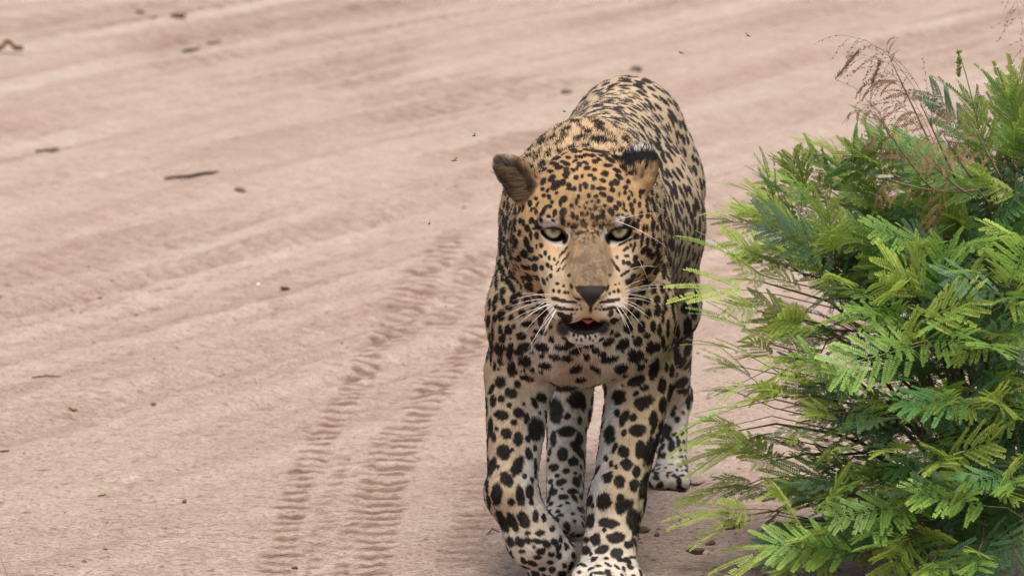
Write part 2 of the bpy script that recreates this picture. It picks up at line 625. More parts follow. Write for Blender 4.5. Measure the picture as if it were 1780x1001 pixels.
hell((0, -0.085, 0.004), (0.084, 0.105, 0.072), 0.03)
hell((0, -0.030, 0.012), (0.060, 0.052, 0.034), 0.03)
for s in (-1, 1):
    hell((s * 0.067, -0.040, -0.040), (0.051, 0.070, 0.062), 0.03)
    hell((s * 0.060, -0.075, -0.090), (0.060, 0.065, 0.055), 0.035)
    hell((s * 0.044, 0.002, 0.0315), (0.031, 0.018, 0.0115), 0.016)
    hell((s * 0.046, 0.020, -0.032), (0.028, 0.034, 0.028), 0.025)
    hell((s * 0.042, 0.042, -0.056), (0.030, 0.040, 0.034), 0.025)
cone(hp(0, -0.01, -0.002), hp(0.003, 0.098, -0.031), 0.034, 0.0270, 0.022)
hell((0, 0.045, -0.060), (0.050, 0.068, 0.042), 0.025)
for s in (-1, 1):
    hell((s * 0.030 + 0.002, 0.080, -0.076), (0.035, 0.037, 0.031), 0.013)
cone(hp(0, 0.0, -0.115), hp(0, 0.060, -0.134), 0.042, 0.027, 0.025)
hell((-0.004, 0.066, -0.138), (0.042, 0.024, 0.022), 0.015)
# nose pad
hell((0.005, 0.120, -0.033), (0.025, 0.012, 0.013), 0.008)
hell((0.005, 0.121, -0.047), (0.013, 0.011, 0.015), 0.008)
for s in (-1, 1):
    hell((s * 0.0150 + 0.006, 0.128, -0.040), (0.0062, 0.013, 0.0042), 0.003, 'sub', rotz(s * 0.5))
# philtrum groove
cone(hp(0.005, 0.134, -0.060), hp(0.004, 0.118, -0.098), 0.003, 0.004, 0.006, 'sub')
# mouth
hell((-0.002, 0.085, -0.111), (0.045, 0.072, 0.0130), 0.006, 'sub', rotx(R(-6)))
# eyes: brow-to-lid ball, then a lens-shaped slit
EYE_R = 0.0178
EYES = []
for s in (-1, 1):
    ec = (s * 0.0515, 0.004, 0.011)
    EYES.append(ec)
    hell(ec, (0.0205, 0.0205, 0.0195), 0.010)
for s, ec in zip((-1, 1), EYES):
    tilt = R(9) * s
    # slit = overlap of two discs, cut straight back along f
    c0 = hp(ec[0], ec[1] + 0.013, ec[2] - 0.001)
    sl, X, Y, Z = _win(c0 - 0.04, c0 + 0.04)
    lx = (X - c0[0]) * HX[0] + (Y - c0[1]) * HX[1] + (Z - c0[2]) * HX[2]
    lf = (X - c0[0]) * HF[0] + (Y - c0[1]) * HF[1] + (Z - c0[2]) * HF[2]
    lu = (X - c0[0]) * HU[0] + (Y - c0[1]) * HU[1] + (Z - c0[2]) * HU[2]
    # inner corner low, outer corner high
    qx = lx * math.cos(tilt) + lu * math.sin(tilt)
    qu = -lx * math.sin(tilt) + lu * math.cos(tilt)
    d1 = np.sqrt(qx ** 2 + (qu + 0.0150) ** 2) - 0.0252
    d2 = np.sqrt(qx ** 2 + (qu - 0.0125) ** 2) - 0.0250
    d = np.maximum(np.maximum(d1, d2), np.abs(lf) - 0.020)
    _comb(sl, d.astype(np.float32), 0.003, 'sub')
# ears
def ear(base, tip, open_dir, w=0.031, t=0.013, cut=0.9):
    B, T = hp(*base), hp(*tip)
    h = nrm(T - B)
    o = np.array(open_dir) @ HAX
    o = nrm(o - h * (o @ h))
    wv = np.cross(h, o)
    Lh = np.linalg.norm(T - B)
    A = np.array([wv, o, h])
    c = (B + T) / 2
    ell(c, (w, t, Lh * 0.60), 0.012, A)
    ell(B + h * 0.004, (w * 0.85, t * 1.5, 0.024), 0.02, A)
    ell(c + o * 0.014 + h * 0.002, (w * 0.76, t * cut, Lh * 0.50), 0.005, A, 'sub')
    return c, A


EAR_L = ear((-0.090, -0.085, 0.018), (-0.130, -0.098, 0.071), (-0.42, 0.85, -0.30), 0.034)
EAR_R = ear((0.080, -0.100, 0.026), (0.084, -0.146, 0.060), (0.42, -0.85, -0.2), 0.033, 0.012)


# ---- surface nets on the rectilinear grid
def surface_nets(F):
    S = F < 0
    nx_, ny_, nz_ = F.shape
    cnt = np.zeros((nx_ - 1, ny_ - 1, nz_ - 1), np.uint8)
    corners = [(i, j, k) for i in (0, 1) for j in (0, 1) for k in (0, 1)]
    for i, j, k in corners:
        cnt += S[i:nx_ - 1 + i, j:ny_ - 1 + j, k:nz_ - 1 + k]
    act = (cnt > 0) & (cnt < 8)
    I, J, K = np.nonzero(act)
    idx = np.full(act.shape, -1, np.int32)
    idx[I, J, K] = np.arange(len(I))
    val = {c: F[I + c[0], J + c[1], K + c[2]] for c in corners}
    acc = np.zeros((len(I), 3), np.float32)
    n_ = np.zeros(len(I), np.float32)
    for c in corners:
        for a_ in range(3):
            if c[a_] == 0:
                e = list(c)
                e[a_] = 1
                e = tuple(e)
                v0, v1 = val[c], val[e]
                m = (v0 < 0) != (v1 < 0)
                t = np.where(m, v0 / np.where(m, v0 - v1, 1), 0)
                p = np.zeros((len(I), 3), np.float32)
                p[:] = c
                p[:, a_] += t
                acc += p * m[:, None]
                n_ += m
    fr = acc / n_[:, None]
    V = np.stack([g[q] + fr[:, a_] * (g[q + 1] - g[q]) for a_, (g, q) in enumerate(((ax, I), (ay, J), (az, K)))], 1)
    quads = []
    for a_ in range(3):
        sl0 = [slice(None)] * 3
        sl1 = [slice(None)] * 3
        sl0[a_], sl1[a_] = slice(0, -1), slice(1, None)
        b_, c_ = (a_ + 1) % 3, (a_ + 2) % 3
        for q in (sl0, sl1):
            q[b_] = slice(1, -1)
            q[c_] = slice(1, -1)
        A, B = S[tuple(sl0)], S[tuple(sl1)]
        for flip, m in ((False, A & ~B), (True, ~A & B)):
            ind = list(np.nonzero(m))
            ind[b_] = ind[b_] + 1
            ind[c_] = ind[c_] + 1

            def cell(db, dc):
                q = [x.copy() for x in ind]
                q[b_] -= db
                q[c_] -= dc
                return idx[tuple(q)]
            qd = np.stack([cell(1, 1), cell(0, 1), cell(0, 0), cell(1, 0)], 1)
            quads.append(qd[:, ::-1] if flip else qd)
    return V, np.concatenate(quads)


def vert_normals(V, Q):
    fn = np.cross(V[Q[:, 2]] - V[Q[:, 0]], V[Q[:, 3]] - V[Q[:, 1]])
    vn = np.zeros_like(V)
    for c in range(4):
        for d in range(3):
            vn[:, d] += np.bincount(Q[:, c], fn[:, d], len(V))
    return nrm(vn), fn


BV, BQ = surface_nets(FLD)
# keep the one connected body
E = np.concatenate([BQ[:, [0, 1]], BQ[:, [1, 2]], BQ[:, [2, 3]], BQ[:, [3, 0]]])
comp = np.arange(len(BV))
while True:
    m = comp.copy()
    np.minimum.at(m, E[:, 0], comp[E[:, 1]])
    np.minimum.at(m, E[:, 1], comp[E[:, 0]])
    m = m[m]
    if (m == comp).all():
        break
    comp = m
big = np.bincount(comp).argmax()
keep = comp == big
ren = np.cumsum(keep) - 1
BV = BV[keep]
BQ = ren[BQ[keep[BQ].all(1)]]
E = np.concatenate([BQ[:, [0, 1]], BQ[:, [1, 2]], BQ[:, [2, 3]], BQ[:, [3, 0]]])
deg = np.bincount(E[:, 0], minlength=len(BV)) + np.bincount(E[:, 1], minlength=len(BV))
for it in range(4):
    s_ = np.zeros_like(BV)
    for d in range(3):
        s_[:, d] = np.bincount(E[:, 0], BV[E[:, 1], d], len(BV)) + np.bincount(E[:, 1], BV[E[:, 0], d], len(BV))
    lam = 0.55 if it % 2 == 0 else -0.35
    BV = BV + lam * (s_ / deg[:, None] - BV)
BN, BFN = vert_normals(BV, BQ)
del FLD
# ------------------------------------------------------------------ coat: base colours, spots, fur
from mathutils.bvhtree import BVHTree

BVH = BVHTree.FromPolygons([tuple(v) for v in BV.tolist()], [tuple(q) for q in BQ.tolist()])
CAMP = np.array([0, -CAM_D, CAM_H])

# spots read from the photograph: (origin x, origin y, zoom), then centre, half sizes and tilt of each blotch
SPOT_SETS = [
    ((920, 230, 5.559), """300,190,50,18,-5 430,180,45,25,-10 195,238,35,18,15 265,252,45,18,15 130,315,38,20,20 140,362,38,15,18 232,300,40,18,10
285,342,45,22,5 203,380,33,18,0 375,245,32,18,-10 365,308,38,22,-20 452,240,16,18,0 497,240,25,16,-20 485,310,32,25,-40 602,224,42,20,-5
650,185,95,16,-8 635,285,36,22,-5 555,347,38,22,10 630,365,33,20,10 425,368,28,18,-40 460,350,16,25,0 780,268,65,22,-28 830,250,45,14,-35
755,322,50,20,-5 850,372,50,20,-22 905,345,40,20,-50 920,250,40,12,-40 800,195,40,12,-22 730,400,38,32,0 590,418,34,20,0 512,425,16,22,0
455,440,24,26,0 625,450,26,28,-30 355,415,42,35,35 220,448,45,28,45 133,480,45,26,65 255,520,60,38,45 40,345,20,30,0 710,468,34,22,-15
865,432,40,22,-30 838,487,42,30,-40 955,480,22,26,0 930,535,24,24,0 380,515,28,28,0 395,548,40,16,0 437,548,24,22,0 492,542,18,40,0
545,518,26,38,20 612,535,22,32,0 690,545,55,22,0 803,558,32,28,-20 867,597,12,25,0 925,585,16,22,0 130,550,24,22,40 140,615,24,24,0
190,625,24,30,30 65,645,20,22,40 265,588,22,14,30 335,650,40,30,30 300,690,20,40,0 475,622,18,28,0 455,675,16,35,0 575,615,22,26,0
645,620,26,18,0 670,670,22,22,0 555,680,12,16,0 605,668,16,14,0 780,650,38,35,-40 870,690,22,38,30 915,700,14,35,10 410,712,22,28,0
490,725,12,16,0 540,735,11,16,0 640,735,20,24,0 728,712,20,20,0 838,735,35,28,-35 790,770,30,45,20 160,730,45,22,40 200,720,25,22,0
65,770,22,30,0 245,785,22,50,-20 330,775,38,50,-20 420,800,22,42,10 465,825,20,32,0 510,790,20,24,0 562,785,12,28,0 612,815,18,32,0
655,830,16,28,0 712,800,22,55,0 690,820,20,28,0 585,745,14,16,0 190,815,22,22,0 230,852,28,12,-30 320,850,24,50,10 20,855,24,30,0
435,915,36,22,0 515,870,25,40,-20 545,900,16,30,0 625,905,26,20,0 685,908,18,22,0 715,890,12,22,0 1025,905,38,42,0 995,765,24,35,0
960,640,16,25,0 1020,665,16,22,0 1065,700,18,30,0 380,885,14,14,0 515,965,22,14,0 565,955,13,16,0 610,975,14,14,0 660,970,14,24,0
470,980,30,12,0 970,320,52,30,-10 1000,392,45,26,0 1075,285,26,18,0 935,415,14,12,0 1130,330,18,30,-20 855,805,22,14,30 902,800,16,14,0
880,845,18,12,30 1080,800,22,38,0 1145,810,24,30,0 1135,680,16,45,10 1105,930,18,40,0 1135,930,14,45,0 1190,905,20,65,0 1205,740,20,60,0
1185,660,20,40,0"""),
    ((900, 370, 4.004), """15,145,14,30,0 40,70,15,26,10 95,55,18,24,0 90,155,14,38,5 62,210,22,42,15 48,285,25,36,20 12,320,18,28,0 165,230,14,20,0 132,235,8,20,0
128,318,22,20,-20 160,300,18,12,-30 190,282,14,22,0 220,312,12,18,0 255,322,10,14,0 118,382,24,28,20 168,382,18,20,0 210,366,14,20,30
236,382,10,20,0 80,452,34,22,-25 138,455,28,16,-40 180,478,14,28,20 230,440,14,18,0 205,462,10,16,0 75,520,38,30,-15 175,560,42,28,-15
15,565,20,18,0 70,610,30,26,0 122,675,32,22,20 32,697,28,25,0 180,700,30,28,30 70,772,48,20,5 25,858,35,28,0 232,790,16,22,20
180,832,24,22,0 108,872,20,22,0 135,825,28,18,10 45,930,45,30,0 165,932,50,32,-15 235,880,18,28,25 300,937,45,18,-10 100,970,14,12,0
330,260,8,30,-30 300,290,7,30,-30 345,300,9,34,-30 310,340,7,30,-30 285,395,8,24,-40 320,380,7,28,-30 275,350,7,22,-30 275,492,14,12,0
320,510,12,10,0 250,540,14,14,0 288,546,14,16,0 328,552,14,14,0 352,558,9,10,0 265,600,38,15,-15 320,612,42,14,-8 375,620,42,12,-5
280,658,32,14,-20 330,668,32,12,-5 375,672,22,9,0 412,672,9,9,0 440,672,7,7,0 310,712,40,18,-30 375,705,10,9,0 345,735,35,30,0
405,640,7,6,0 430,640,7,6,0 440,660,6,6,0 400,700,7,6,0 358,435,14,14,0 640,435,14,16,0 372,510,10,22,20 628,520,9,22,-20
640,560,12,12,0 670,547,14,14,0 700,542,12,16,0 680,500,7,8,0 705,490,7,8,0 650,612,55,14,8 590,622,22,9,10 690,605,20,14,10
650,662,42,14,12 600,672,17,9,5 570,672,8,7,0 545,660,6,6,0 560,640,6,6,0 580,650,6,6,0 645,700,20,28,-30 670,755,30,30,-40
745,205,60,9,28 760,245,18,14,30 785,228,13,18,0 740,260,12,12,0 805,250,10,30,-10 865,185,14,50,-8 815,220,8,20,0 760,300,18,12,0
820,318,20,26,-20 770,350,20,18,-30 735,345,13,18,0 680,370,10,40,30 665,345,9,28,30 700,390,8,24,30 690,310,9,14,0 745,420,40,11,35
830,360,45,24,30 905,400,34,28,45 808,450,25,28,0 890,470,25,28,0 775,480,30,25,0 910,280,22,35,-10 900,200,14,30,0 940,200,14,45,0
870,550,24,24,0 945,535,22,28,0 775,585,28,24,0 835,625,30,24,0 900,615,26,28,0 825,707,30,28,0 905,700,26,36,0 715,680,30,22,0
768,742,16,16,0 765,800,36,38,-35 690,848,22,22,0 630,895,42,26,25 730,912,48,35,25 835,895,30,36,-10 860,795,26,44,0 940,790,22,40,0
900,855,24,22,0 920,935,30,44,0 800,862,10,10,0 545,958,38,20,-5 730,965,14,10,0 955,680,10,40,0 390,850,9,9,0 420,850,8,12,0
440,880,8,14,0 470,850,8,20,0 500,870,8,16,0 525,885,8,10,0 410,880,9,8,0 540,855,8,9,0"""),
    ((920, 480, 4.551), """95,558,52,36,-10 178,500,24,26,0 252,562,48,18,-12 100,630,24,18,0 205,638,52,22,-5 300,648,45,25,-10 130,705,55,28,-5 25,740,25,16,0
370,735,58,32,20 525,735,50,22,-35 530,588,42,22,-8 635,655,75,28,12 630,512,46,28,30 740,538,46,36,35 840,635,62,42,18 725,728,58,36,15
880,712,30,28,15 660,808,24,16,0 760,782,18,22,0 845,820,70,36,25 925,655,14,14,0 930,475,24,26,0 100,755,18,14,0 405,815,45,22,0
910,880,38,18,20 845,925,25,20,30 710,950,55,35,30 740,868,12,14,0"""),
    ((835, 640, 2.774), """98,65,25,30,-10 155,15,24,24,0 225,48,35,15,-10 150,118,34,24,-5 62,155,15,28,0 103,148,18,18,0 55,100,12,26,-20 30,190,8,50,0
185,212,24,30,30 140,178,14,12,0 102,224,34,24,-10 162,260,18,16,0 128,315,26,28,20 182,340,22,36,0 50,285,12,50,0 78,290,10,12,0
230,340,14,16,0 65,335,12,24,0 113,405,32,36,20 153,392,10,10,0 235,412,18,32,15 178,470,28,50,-20 55,475,18,50,-15 26,390,7,40,0
212,520,12,14,0 263,385,10,18,0 125,535,26,40,30 85,475,9,12,0 247,540,10,16,0 80,605,28,55,-5 192,615,20,52,10 238,595,20,34,0
148,645,18,20,0 245,645,12,14,0 33,560,8,45,0 42,640,10,35,10 105,735,22,55,25 155,740,22,48,25 208,728,26,44,30 265,710,16,30,0
305,720,12,20,0 85,775,12,34,30 287,793,24,16,10 345,772,13,16,0 228,792,14,12,0 190,835,28,22,-30 145,835,20,28,20 225,830,24,16,-10
275,832,26,14,-10 358,835,20,18,-20 292,880,26,18,10 200,882,18,12,0 258,860,10,10,0 275,910,22,12,0 340,895,16,13,0 380,905,14,18,0
338,935,16,10,0 345,970,18,16,0 405,950,12,14,0 268,295,36,55,0 295,140,30,24,-30 220,240,15,25,0 265,480,8,50,0 260,165,14,30,20
285,215,6,10,0 180,75,16,16,0 210,172,8,10,0 405,90,52,26,-5 365,205,34,60,0 465,155,45,45,20 415,305,45,28,5 420,232,18,16,0
352,340,15,38,0 475,345,20,35,0 397,410,26,32,0 450,450,25,24,0 355,478,25,18,0 415,495,18,14,0 335,402,9,20,0 338,545,14,14,0
388,548,26,18,20 465,545,20,26,20 350,595,24,18,20 445,593,26,14,0 403,620,24,14,0 315,560,12,16,0 315,632,12,10,0 300,610,8,10,0
478,250,12,20,0 500,170,10,40,0 485,475,8,14,0 458,505,9,9,0 455,735,10,10,0 500,640,10,12,0 327,440,8,10,0 395,580,8,6,0"""),
    ((980, 640, 2.774), """265,138,32,36,30 350,60,46,28,25 385,165,48,32,25 335,236,20,20,20 292,240,20,42,-25 260,215,14,20,-20 222,320,26,50,0 290,310,12,18,0
358,298,42,28,12 290,400,30,28,0 245,385,12,26,-20 370,390,24,45,-5 410,405,25,70,-12 305,465,30,28,0 228,458,12,18,0 205,435,10,16,0
212,520,24,35,-10 252,475,9,12,0 268,548,26,34,15 340,560,24,30,0 348,500,20,32,0 385,570,22,70,-15 195,640,34,42,0 270,620,18,22,0
290,660,42,30,20 270,690,20,16,0 335,722,35,48,-15 445,430,18,60,-10 125,640,14,28,-20 130,735,20,38,-15 140,660,10,14,0 112,685,8,10,0
215,745,50,24,-5 195,780,12,10,0 250,815,45,26,5 155,825,28,32,0 105,825,20,13,0 105,875,22,22,0 185,872,35,22,25 255,890,32,26,20
313,848,26,20,0 350,780,16,30,-30 205,915,14,8,0 330,910,18,8,0 130,893,9,10,0 45,900,10,16,0 430,240,18,40,-10 475,175,18,42,0
475,90,20,34,-10 435,280,12,40,-20 470,280,14,30,0 510,115,12,45,-10 395,640,12,50,-10 450,340,16,40,-20 425,500,12,50,-10 430,20,22,40,0
390,95,22,14,20 345,125,14,10,20 295,30,10,18,0 495,305,25,35,-10 550,245,15,15,0 525,220,12,16,0 520,372,20,28,0 553,358,13,24,0
480,420,16,16,0 565,70,45,20,35 570,110,25,13,10 575,215,8,9,0 537,190,9,13,0 565,425,14,8,0 490,478,8,6,0 500,515,8,10,0
545,490,7,9,0 570,495,6,9,0 525,430,10,6,0 90,945,24,8,-20 130,965,20,7,20 165,950,16,7,0 215,945,22,7,-30 255,955,20,7,-40 290,965,14,8,-60
170,985,30,9,0 75,980,12,9,0"""),
    ((840, 330, 2.944), """105,160,10,28,-8 117,190,9,40,-5 92,225,9,40,0 140,200,10,40,-5 165,170,9,28,-10 130,275,12,26,0 147,262,8,20,0 170,280,15,26,0
108,255,8,20,0 90,300,9,50,0 75,280,7,24,0 112,320,8,40,0 147,342,15,26,0 120,375,10,30,10 98,410,13,32,20 55,395,10,40,0
152,430,24,34,15 68,470,10,38,-5 97,458,10,20,0 140,488,16,44,28 37,500,9,45,0 102,518,18,20,0 68,555,12,22,0 100,568,14,24,15
158,562,20,28,0 58,590,11,32,0 35,585,8,30,0 135,603,20,14,0 95,645,20,32,0 145,652,16,18,0 60,658,11,20,0 28,670,10,35,0
87,712,13,26,0 130,715,19,26,0 158,698,14,14,0 100,760,17,26,0 195,748,26,22,0 140,760,9,8,0 50,735,9,45,0 35,760,7,30,0
85,820,17,42,15 138,820,20,44,-5 88,880,17,26,20 145,915,24,40,0 210,800,32,22,-10 215,875,34,28,-10 45,800,9,40,0 80,915,8,8,0
60,900,9,25,0 203,920,12,9,0 40,860,7,40,0 250,920,16,12,0 190,535,14,12,0"""),
    ((1060, 280, 2.384), """205,260,12,30,0 180,265,10,24,0 242,275,10,28,0 202,338,10,20,0 220,330,8,25,0 195,400,12,35,0 180,340,9,20,0 225,380,8,15,0
250,420,7,22,0 222,450,12,26,0 258,350,14,28,0 192,460,12,18,0 180,530,12,20,0 218,528,12,20,0 195,575,14,18,0 232,570,10,28,0
198,620,14,28,0 160,632,14,20,0 180,683,15,26,0 205,700,10,28,0 132,690,15,26,0 220,645,8,26,0 168,770,16,28,0 195,770,14,20,0
118,748,18,20,0 155,725,14,13,0 218,750,10,28,0 110,808,32,25,15 183,850,22,42,-5 128,850,16,15,0 115,908,34,24,20 215,930,18,32,-10
235,855,10,22,0 255,870,11,30,0 240,690,8,35,0 258,600,8,30,0 275,700,14,35,10 322,690,18,45,0 272,795,18,30,0 325,770,14,55,-20
310,610,18,25,-10 350,620,16,35,0 275,885,10,13,0 290,920,24,18,30 355,560,10,25,0"""),
]


def head_local(P):
    q = (P - HO) @ HAX.T
    return q[:, 0], q[:, 1], q[:, 2]


HC, HS = math.cos(HB + PITCH), math.sin(HB + PITCH)


def face_xy(P):
    """Plan of the face, in photograph pixel units, seen square on."""
    x, f, u = head_local(P)
    return 1019 + 1104 * x, 405 - 1104 * (u * HC - f * HS), f * HC + u * HS


def patch(fx, fy, cx, cy, rx, ry, ang=0, lo=0.6, hi=1.25):
    c, s = math.cos(R(ang)), math.sin(R(ang))
    dx, dy = fx - cx, -(fy - cy)
    a, b_ = (dx * c + dy * s) / rx, (-dx * s + dy * c) / ry
    return 1 - smooth(lo, hi, np.sqrt(a * a + b_ * b_))


def eye_slit(P):
    """Distance outside the eyelid slit (negative inside), metres."""
    fx, fy, fw = face_xy(P)
    best = np.full(len(P), 1.0)
    for s, cx in ((-1, 963.5), (1, 1076.5)):
        tl = R(8) * s
        lx, ly = fx - cx, 406 - fy
        qx = lx * math.cos(tl) + ly * math.sin(tl)
        qy = -lx * math.sin(tl) + ly * math.cos(tl)
        d = np.maximum(np.hypot(qx, qy + 17) - 25.2, np.hypot(qx, qy - 16) - 26.0)
        best = np.minimum(best, d / 1104.0)
    return np.where(fw > -0.02, best, 1.0)


# hair lies along these (from, to, reach)
FLOW = [((0.115, -0.10, 0.60), (0.125, 0.15, 0.62), 0.13), ((0.125, 0.15, 0.62), (0.20, 1.0, 0.60), 0.20),
        ((0.115, -0.12, 0.50), (0.115, 0.05, 0.32), 0.10), ((0.135, 0.25, 0.42), (0.18, 0.85, 0.40), 0.12),
        (LSH[0], LSH[1], 0.06), (LSH[1], LEL, 0.06), (LEL, LWR, 0.05), (LWR, LTO, 0.05),
        (RSH[0], RSH[1], 0.06), (RSH[1], REL, 0.06), (REL, RWR, 0.05), (RWR, RPW, 0.05),
        ((0.145, 0.94, 0.5), LKN, 0.08), (LKN, LHK, 0.05), (LHK, LPW, 0.05),
        ((0.235, 0.98, 0.5), RKN, 0.08), (RKN, RHK, 0.05), (RHK, RPW2, 0.05)] + \
       [(TAIL[i], TAIL[i + 1], 0.035) for i in range(len(TAIL) - 1)]


def flow_dir(P, N):
    acc = np.zeros_like(P)
    for a_, b_, sg in FLOW:
        a_, b_ = np.asarray(a_, float), np.asarray(b_, float)
        ab = b_ - a_
        t = np.clip(((P - a_) @ ab) / (ab @ ab), 0, 1)
        d2 = ((P - a_ - t[:, None] * ab) ** 2).sum(1)
        acc += np.exp(-d2 / (sg * sg))[:, None] * nrm(ab)
    x, f, u = head_local(P)
    hw = smooth(-0.19, -0.09, f) * (1 - smooth(0.20, 0.26, np.sqrt(x ** 2 + f ** 2 + u ** 2)))
    nose = hp(0, 0.135, -0.03)
    away = nrm(P - nose)
    down = smooth(-0.07, -0.12, u)[:, None]
    away = nrm(away - np.array([0, 0, 0.8]) * down)
    d = nrm(acc) * (1 - hw)[:, None] + away * hw[:, None]
    # ears: hair runs to the tip
    for c, A in (EAR_L, EAR_R):
        w = np.exp(-(((P - c) / 0.04) ** 2).sum(1))[:, None]
        d = d * (1 - w) + A[2] * w
    d = d - N * (d * N).sum(1, keepdims=True)
    return nrm(d)


def scatter(n, wq):
    """n random points on the body with per-quad weights; position, normal."""
    cs = np.cumsum(wq)
    q = np.searchsorted(cs, RNG.random(n) * cs[-1])
    q = np.minimum(q, len(BQ) - 1)
    a_, b_ = RNG.random((n, 1)), RNG.random((n, 1))
    w = [(1 - a_) * (1 - b_), a_ * (1 - b_), a_ * b_, (1 - a_) * b_]
    P = sum(w[i] * BV[BQ[q, i]] for i in range(4))
    N_ = nrm(sum(w[i] * BN[BQ[q, i]] for i in range(4)))
    return P, N_


QC = BV[BQ].mean(1)
QAREA = np.linalg.norm(BFN, axis=1) * 0.5


def project_spots():
    out = []
    for (ox, oy, z), txt in SPOT_SETS:
        for t in txt.split():
            cx, cy, rx, ry, an = map(float, t.split(','))
            px, py, rx, ry = ox + cx / z, oy + cy / z, rx / z, ry / z
            d = Vector(at(px, py, 0.0) - CAMP).normalized()
            h = BVH.ray_cast(Vector(CAMP), d)
            if h[0] is None:
                continue
            out.append((np.array(h[0]), px, py, rx, ry, an))
    return out


MAN = project_spots()


def spot_spacing(P):
    x, f, u = head_local(P)
    hd = smooth(-0.20, -0.12, f) * (1 - smooth(0.18, 0.24, np.sqrt(x ** 2 + f ** 2 + u ** 2)))
    r = np.full(len(P), 0.0212)
    r = np.where(P[:, 2] < 0.40, 0.026, r)
    r = np.where(P[:, 2] < 0.10, 0.0125, r)
    r = np.where(P[:, 1] > 1.16, 0.026, r)
    return r * (1 - hd) + 0.0105 * hd


def auto_spots():
    P, N_ = scatter(26000, QAREA)
    Rr = spot_spacing(P)
    toc = nrm(CAMP - P)
    facing = (N_ * toc).sum(1)
    px, py = to_px(P)
    fx, fy, fw = face_xy(P)
    hx_, hf_, hu_ = head_local(P)
    hdw = (np.sqrt(hx_ ** 2 + hf_ ** 2 + hu_ ** 2) < 0.17) & (hf_ > -0.15)
    muzzle = np.maximum(patch(fx, fy, 1022, 490, 105, 105, 0, 0.9, 1.05), patch(fx, fy, 1019, 405, 85, 30, 0, 0.9, 1.05)) * (fw > -0.02)
    man = np.array([m[0] for m in MAN])
    cell = 0.03
    grid = {}
    for m in man:
        grid.setdefault(tuple(np.floor(m / cell).astype(int)), []).append((m, 0.0))
    seeds = []
    for i in range(len(P)):
        if np.linalg.norm(P[i] - EAR_R[0]) < 0.048 or np.linalg.norm(P[i] - EAR_L[0]) < 0.045:
            continue
        p, r = P[i], Rr[i] * (0.85 + 0.3 * random.random())
        if facing[i] > 0.10 and P[i, 1] < 0.16 and py[i] > 262 and px[i] < 1172:
            h = BVH.ray_cast(Vector(p + toc[i] * 0.012), Vector(toc[i]))
            if h[0] is None:
                if muzzle[i] > 0.3 or 0.085 < p[2] < 0.37:
                    continue
                r = max(r * 0.62, 0.0145) if hdw[i] < 0.5 else r * 1.05
        c = np.floor(p / cell).astype(int)
        ok = True
        for dx in (-1, 0, 1):
            for dy in (-1, 0, 1):
                for dz in (-1, 0, 1):
                    for s, rs in grid.get((c[0] + dx, c[1] + dy, c[2] + dz), ()):
                        if ((s - p) ** 2).sum() < max(r, rs) ** 2:
                            ok = False
                            break
                    if not ok:
                        break
                if not ok:
                    break
            if not ok:
                break
        if ok:
            grid.setdefault(tuple(c), []).append((p, r))
            seeds.append((i, r))
    ids = [s[0] for s in seeds]
    fl = flow_dir(P[ids], N_[ids])
    out = []
    for (i, r), d in zip(seeds, fl):
        n_ = N_[i]
        t2 = np.cross(n_, d)
        k = 0.455 * (0.72 + 0.5 * random.random())
        th = random.gauss(0, 0.45)
        e1 = d * math.cos(th) + t2 * math.sin(th)
        e2 = -d * math.sin(th) + t2 * math.cos(th)
        lng = 1.15 + 0.55 * random.random()
        out.append((P[i], e1 / (r * k * lng), e2 / (r * k), n_, r))
        if random.random() < 0.55:            # a broken-rosette companion
            w = random.uniform(0, 6.28)
            o = P[i] + (e1 * math.cos(w) + e2 * math.sin(w)) * r * 0.42
            out.append((o, e1 / (r * k * 0.8), e2 / (r * k * 0.7), n_, r))
    return out


AUTO = auto_spots()


def spot_value(P):
    """>0 inside a black blotch."""
    n = len(P)
    val = np.full(n, -1.0, np.float32)
    cell = 0.03
    ci = np.floor((P + 1.0) / cell).astype(np.int64)
    key = (ci[:, 0] * 400 + ci[:, 1]) * 400 + ci[:, 2]
    order = np.argsort(key, kind='stable')
    ks = key[order]
    uk, st = np.unique(ks, return_index=True)
    en = np.append(st[1:], n)
    look = {int(k): (int(a_), int(b_)) for k, a_, b_ in zip(uk, st, en)}
    px, py = to_px(P)
    wob = (vnoise(P * 125, 40) - 0.5) * 0.70 + (vnoise(P * 420, 41) - 0.5) * 0.35

    def gather(c, reach):
        lo = np.floor((c - reach + 1.0) / cell).astype(int)
        hi = np.floor((c + reach + 1.0) / cell).astype(int)
        parts = []
        for i in range(lo[0], hi[0] + 1):
            for j in range(lo[1], hi[1] + 1):
                for k in range(lo[2], hi[2] + 1):
                    t = look.get((i * 400 + j) * 400 + k)
                    if t:
                        parts.append(order[t[0]:t[1]])
        return np.concatenate(parts) if parts else np.zeros(0, int)

    for c, sx, sy, rx, ry, an in MAN:
        reach = min(0.055, 1.9 * max(rx, ry) / 1085.0 + 0.004)
        ix = gather(c, reach)
        if not len(ix):
            continue
        d3 = np.sqrt(((P[ix] - c) ** 2).sum(1)) / reach
        co, si = math.cos(R(an)), math.sin(R(an))
        dx, dy = px[ix] - sx, -(py[ix] - sy)
        q = np.sqrt(((dx * co + dy * si) / rx) ** 2 + ((-dx * si + dy * co) / ry) ** 2)
        sc_h = 1.06 if (abs(sx - 1019) < 125 and 225 < sy < 572) else 1.07
        v = sc_h - np.maximum(q, d3 * d3 * 1.1)
        val[ix] = np.maximum(val[ix], v)
    for c, e1, e2, n_, r in AUTO:
        ix = gather(c, r * 1.2)
        if not len(ix):
            continue
        d = P[ix] - c
        q = np.sqrt((d @ e1) ** 2 + (d @ e2) ** 2 + ((d @ n_) / (r * 0.9)) ** 2)
        val[ix] = np.maximum(val[ix], 1.0 - q)
    return val + wob * 0.55


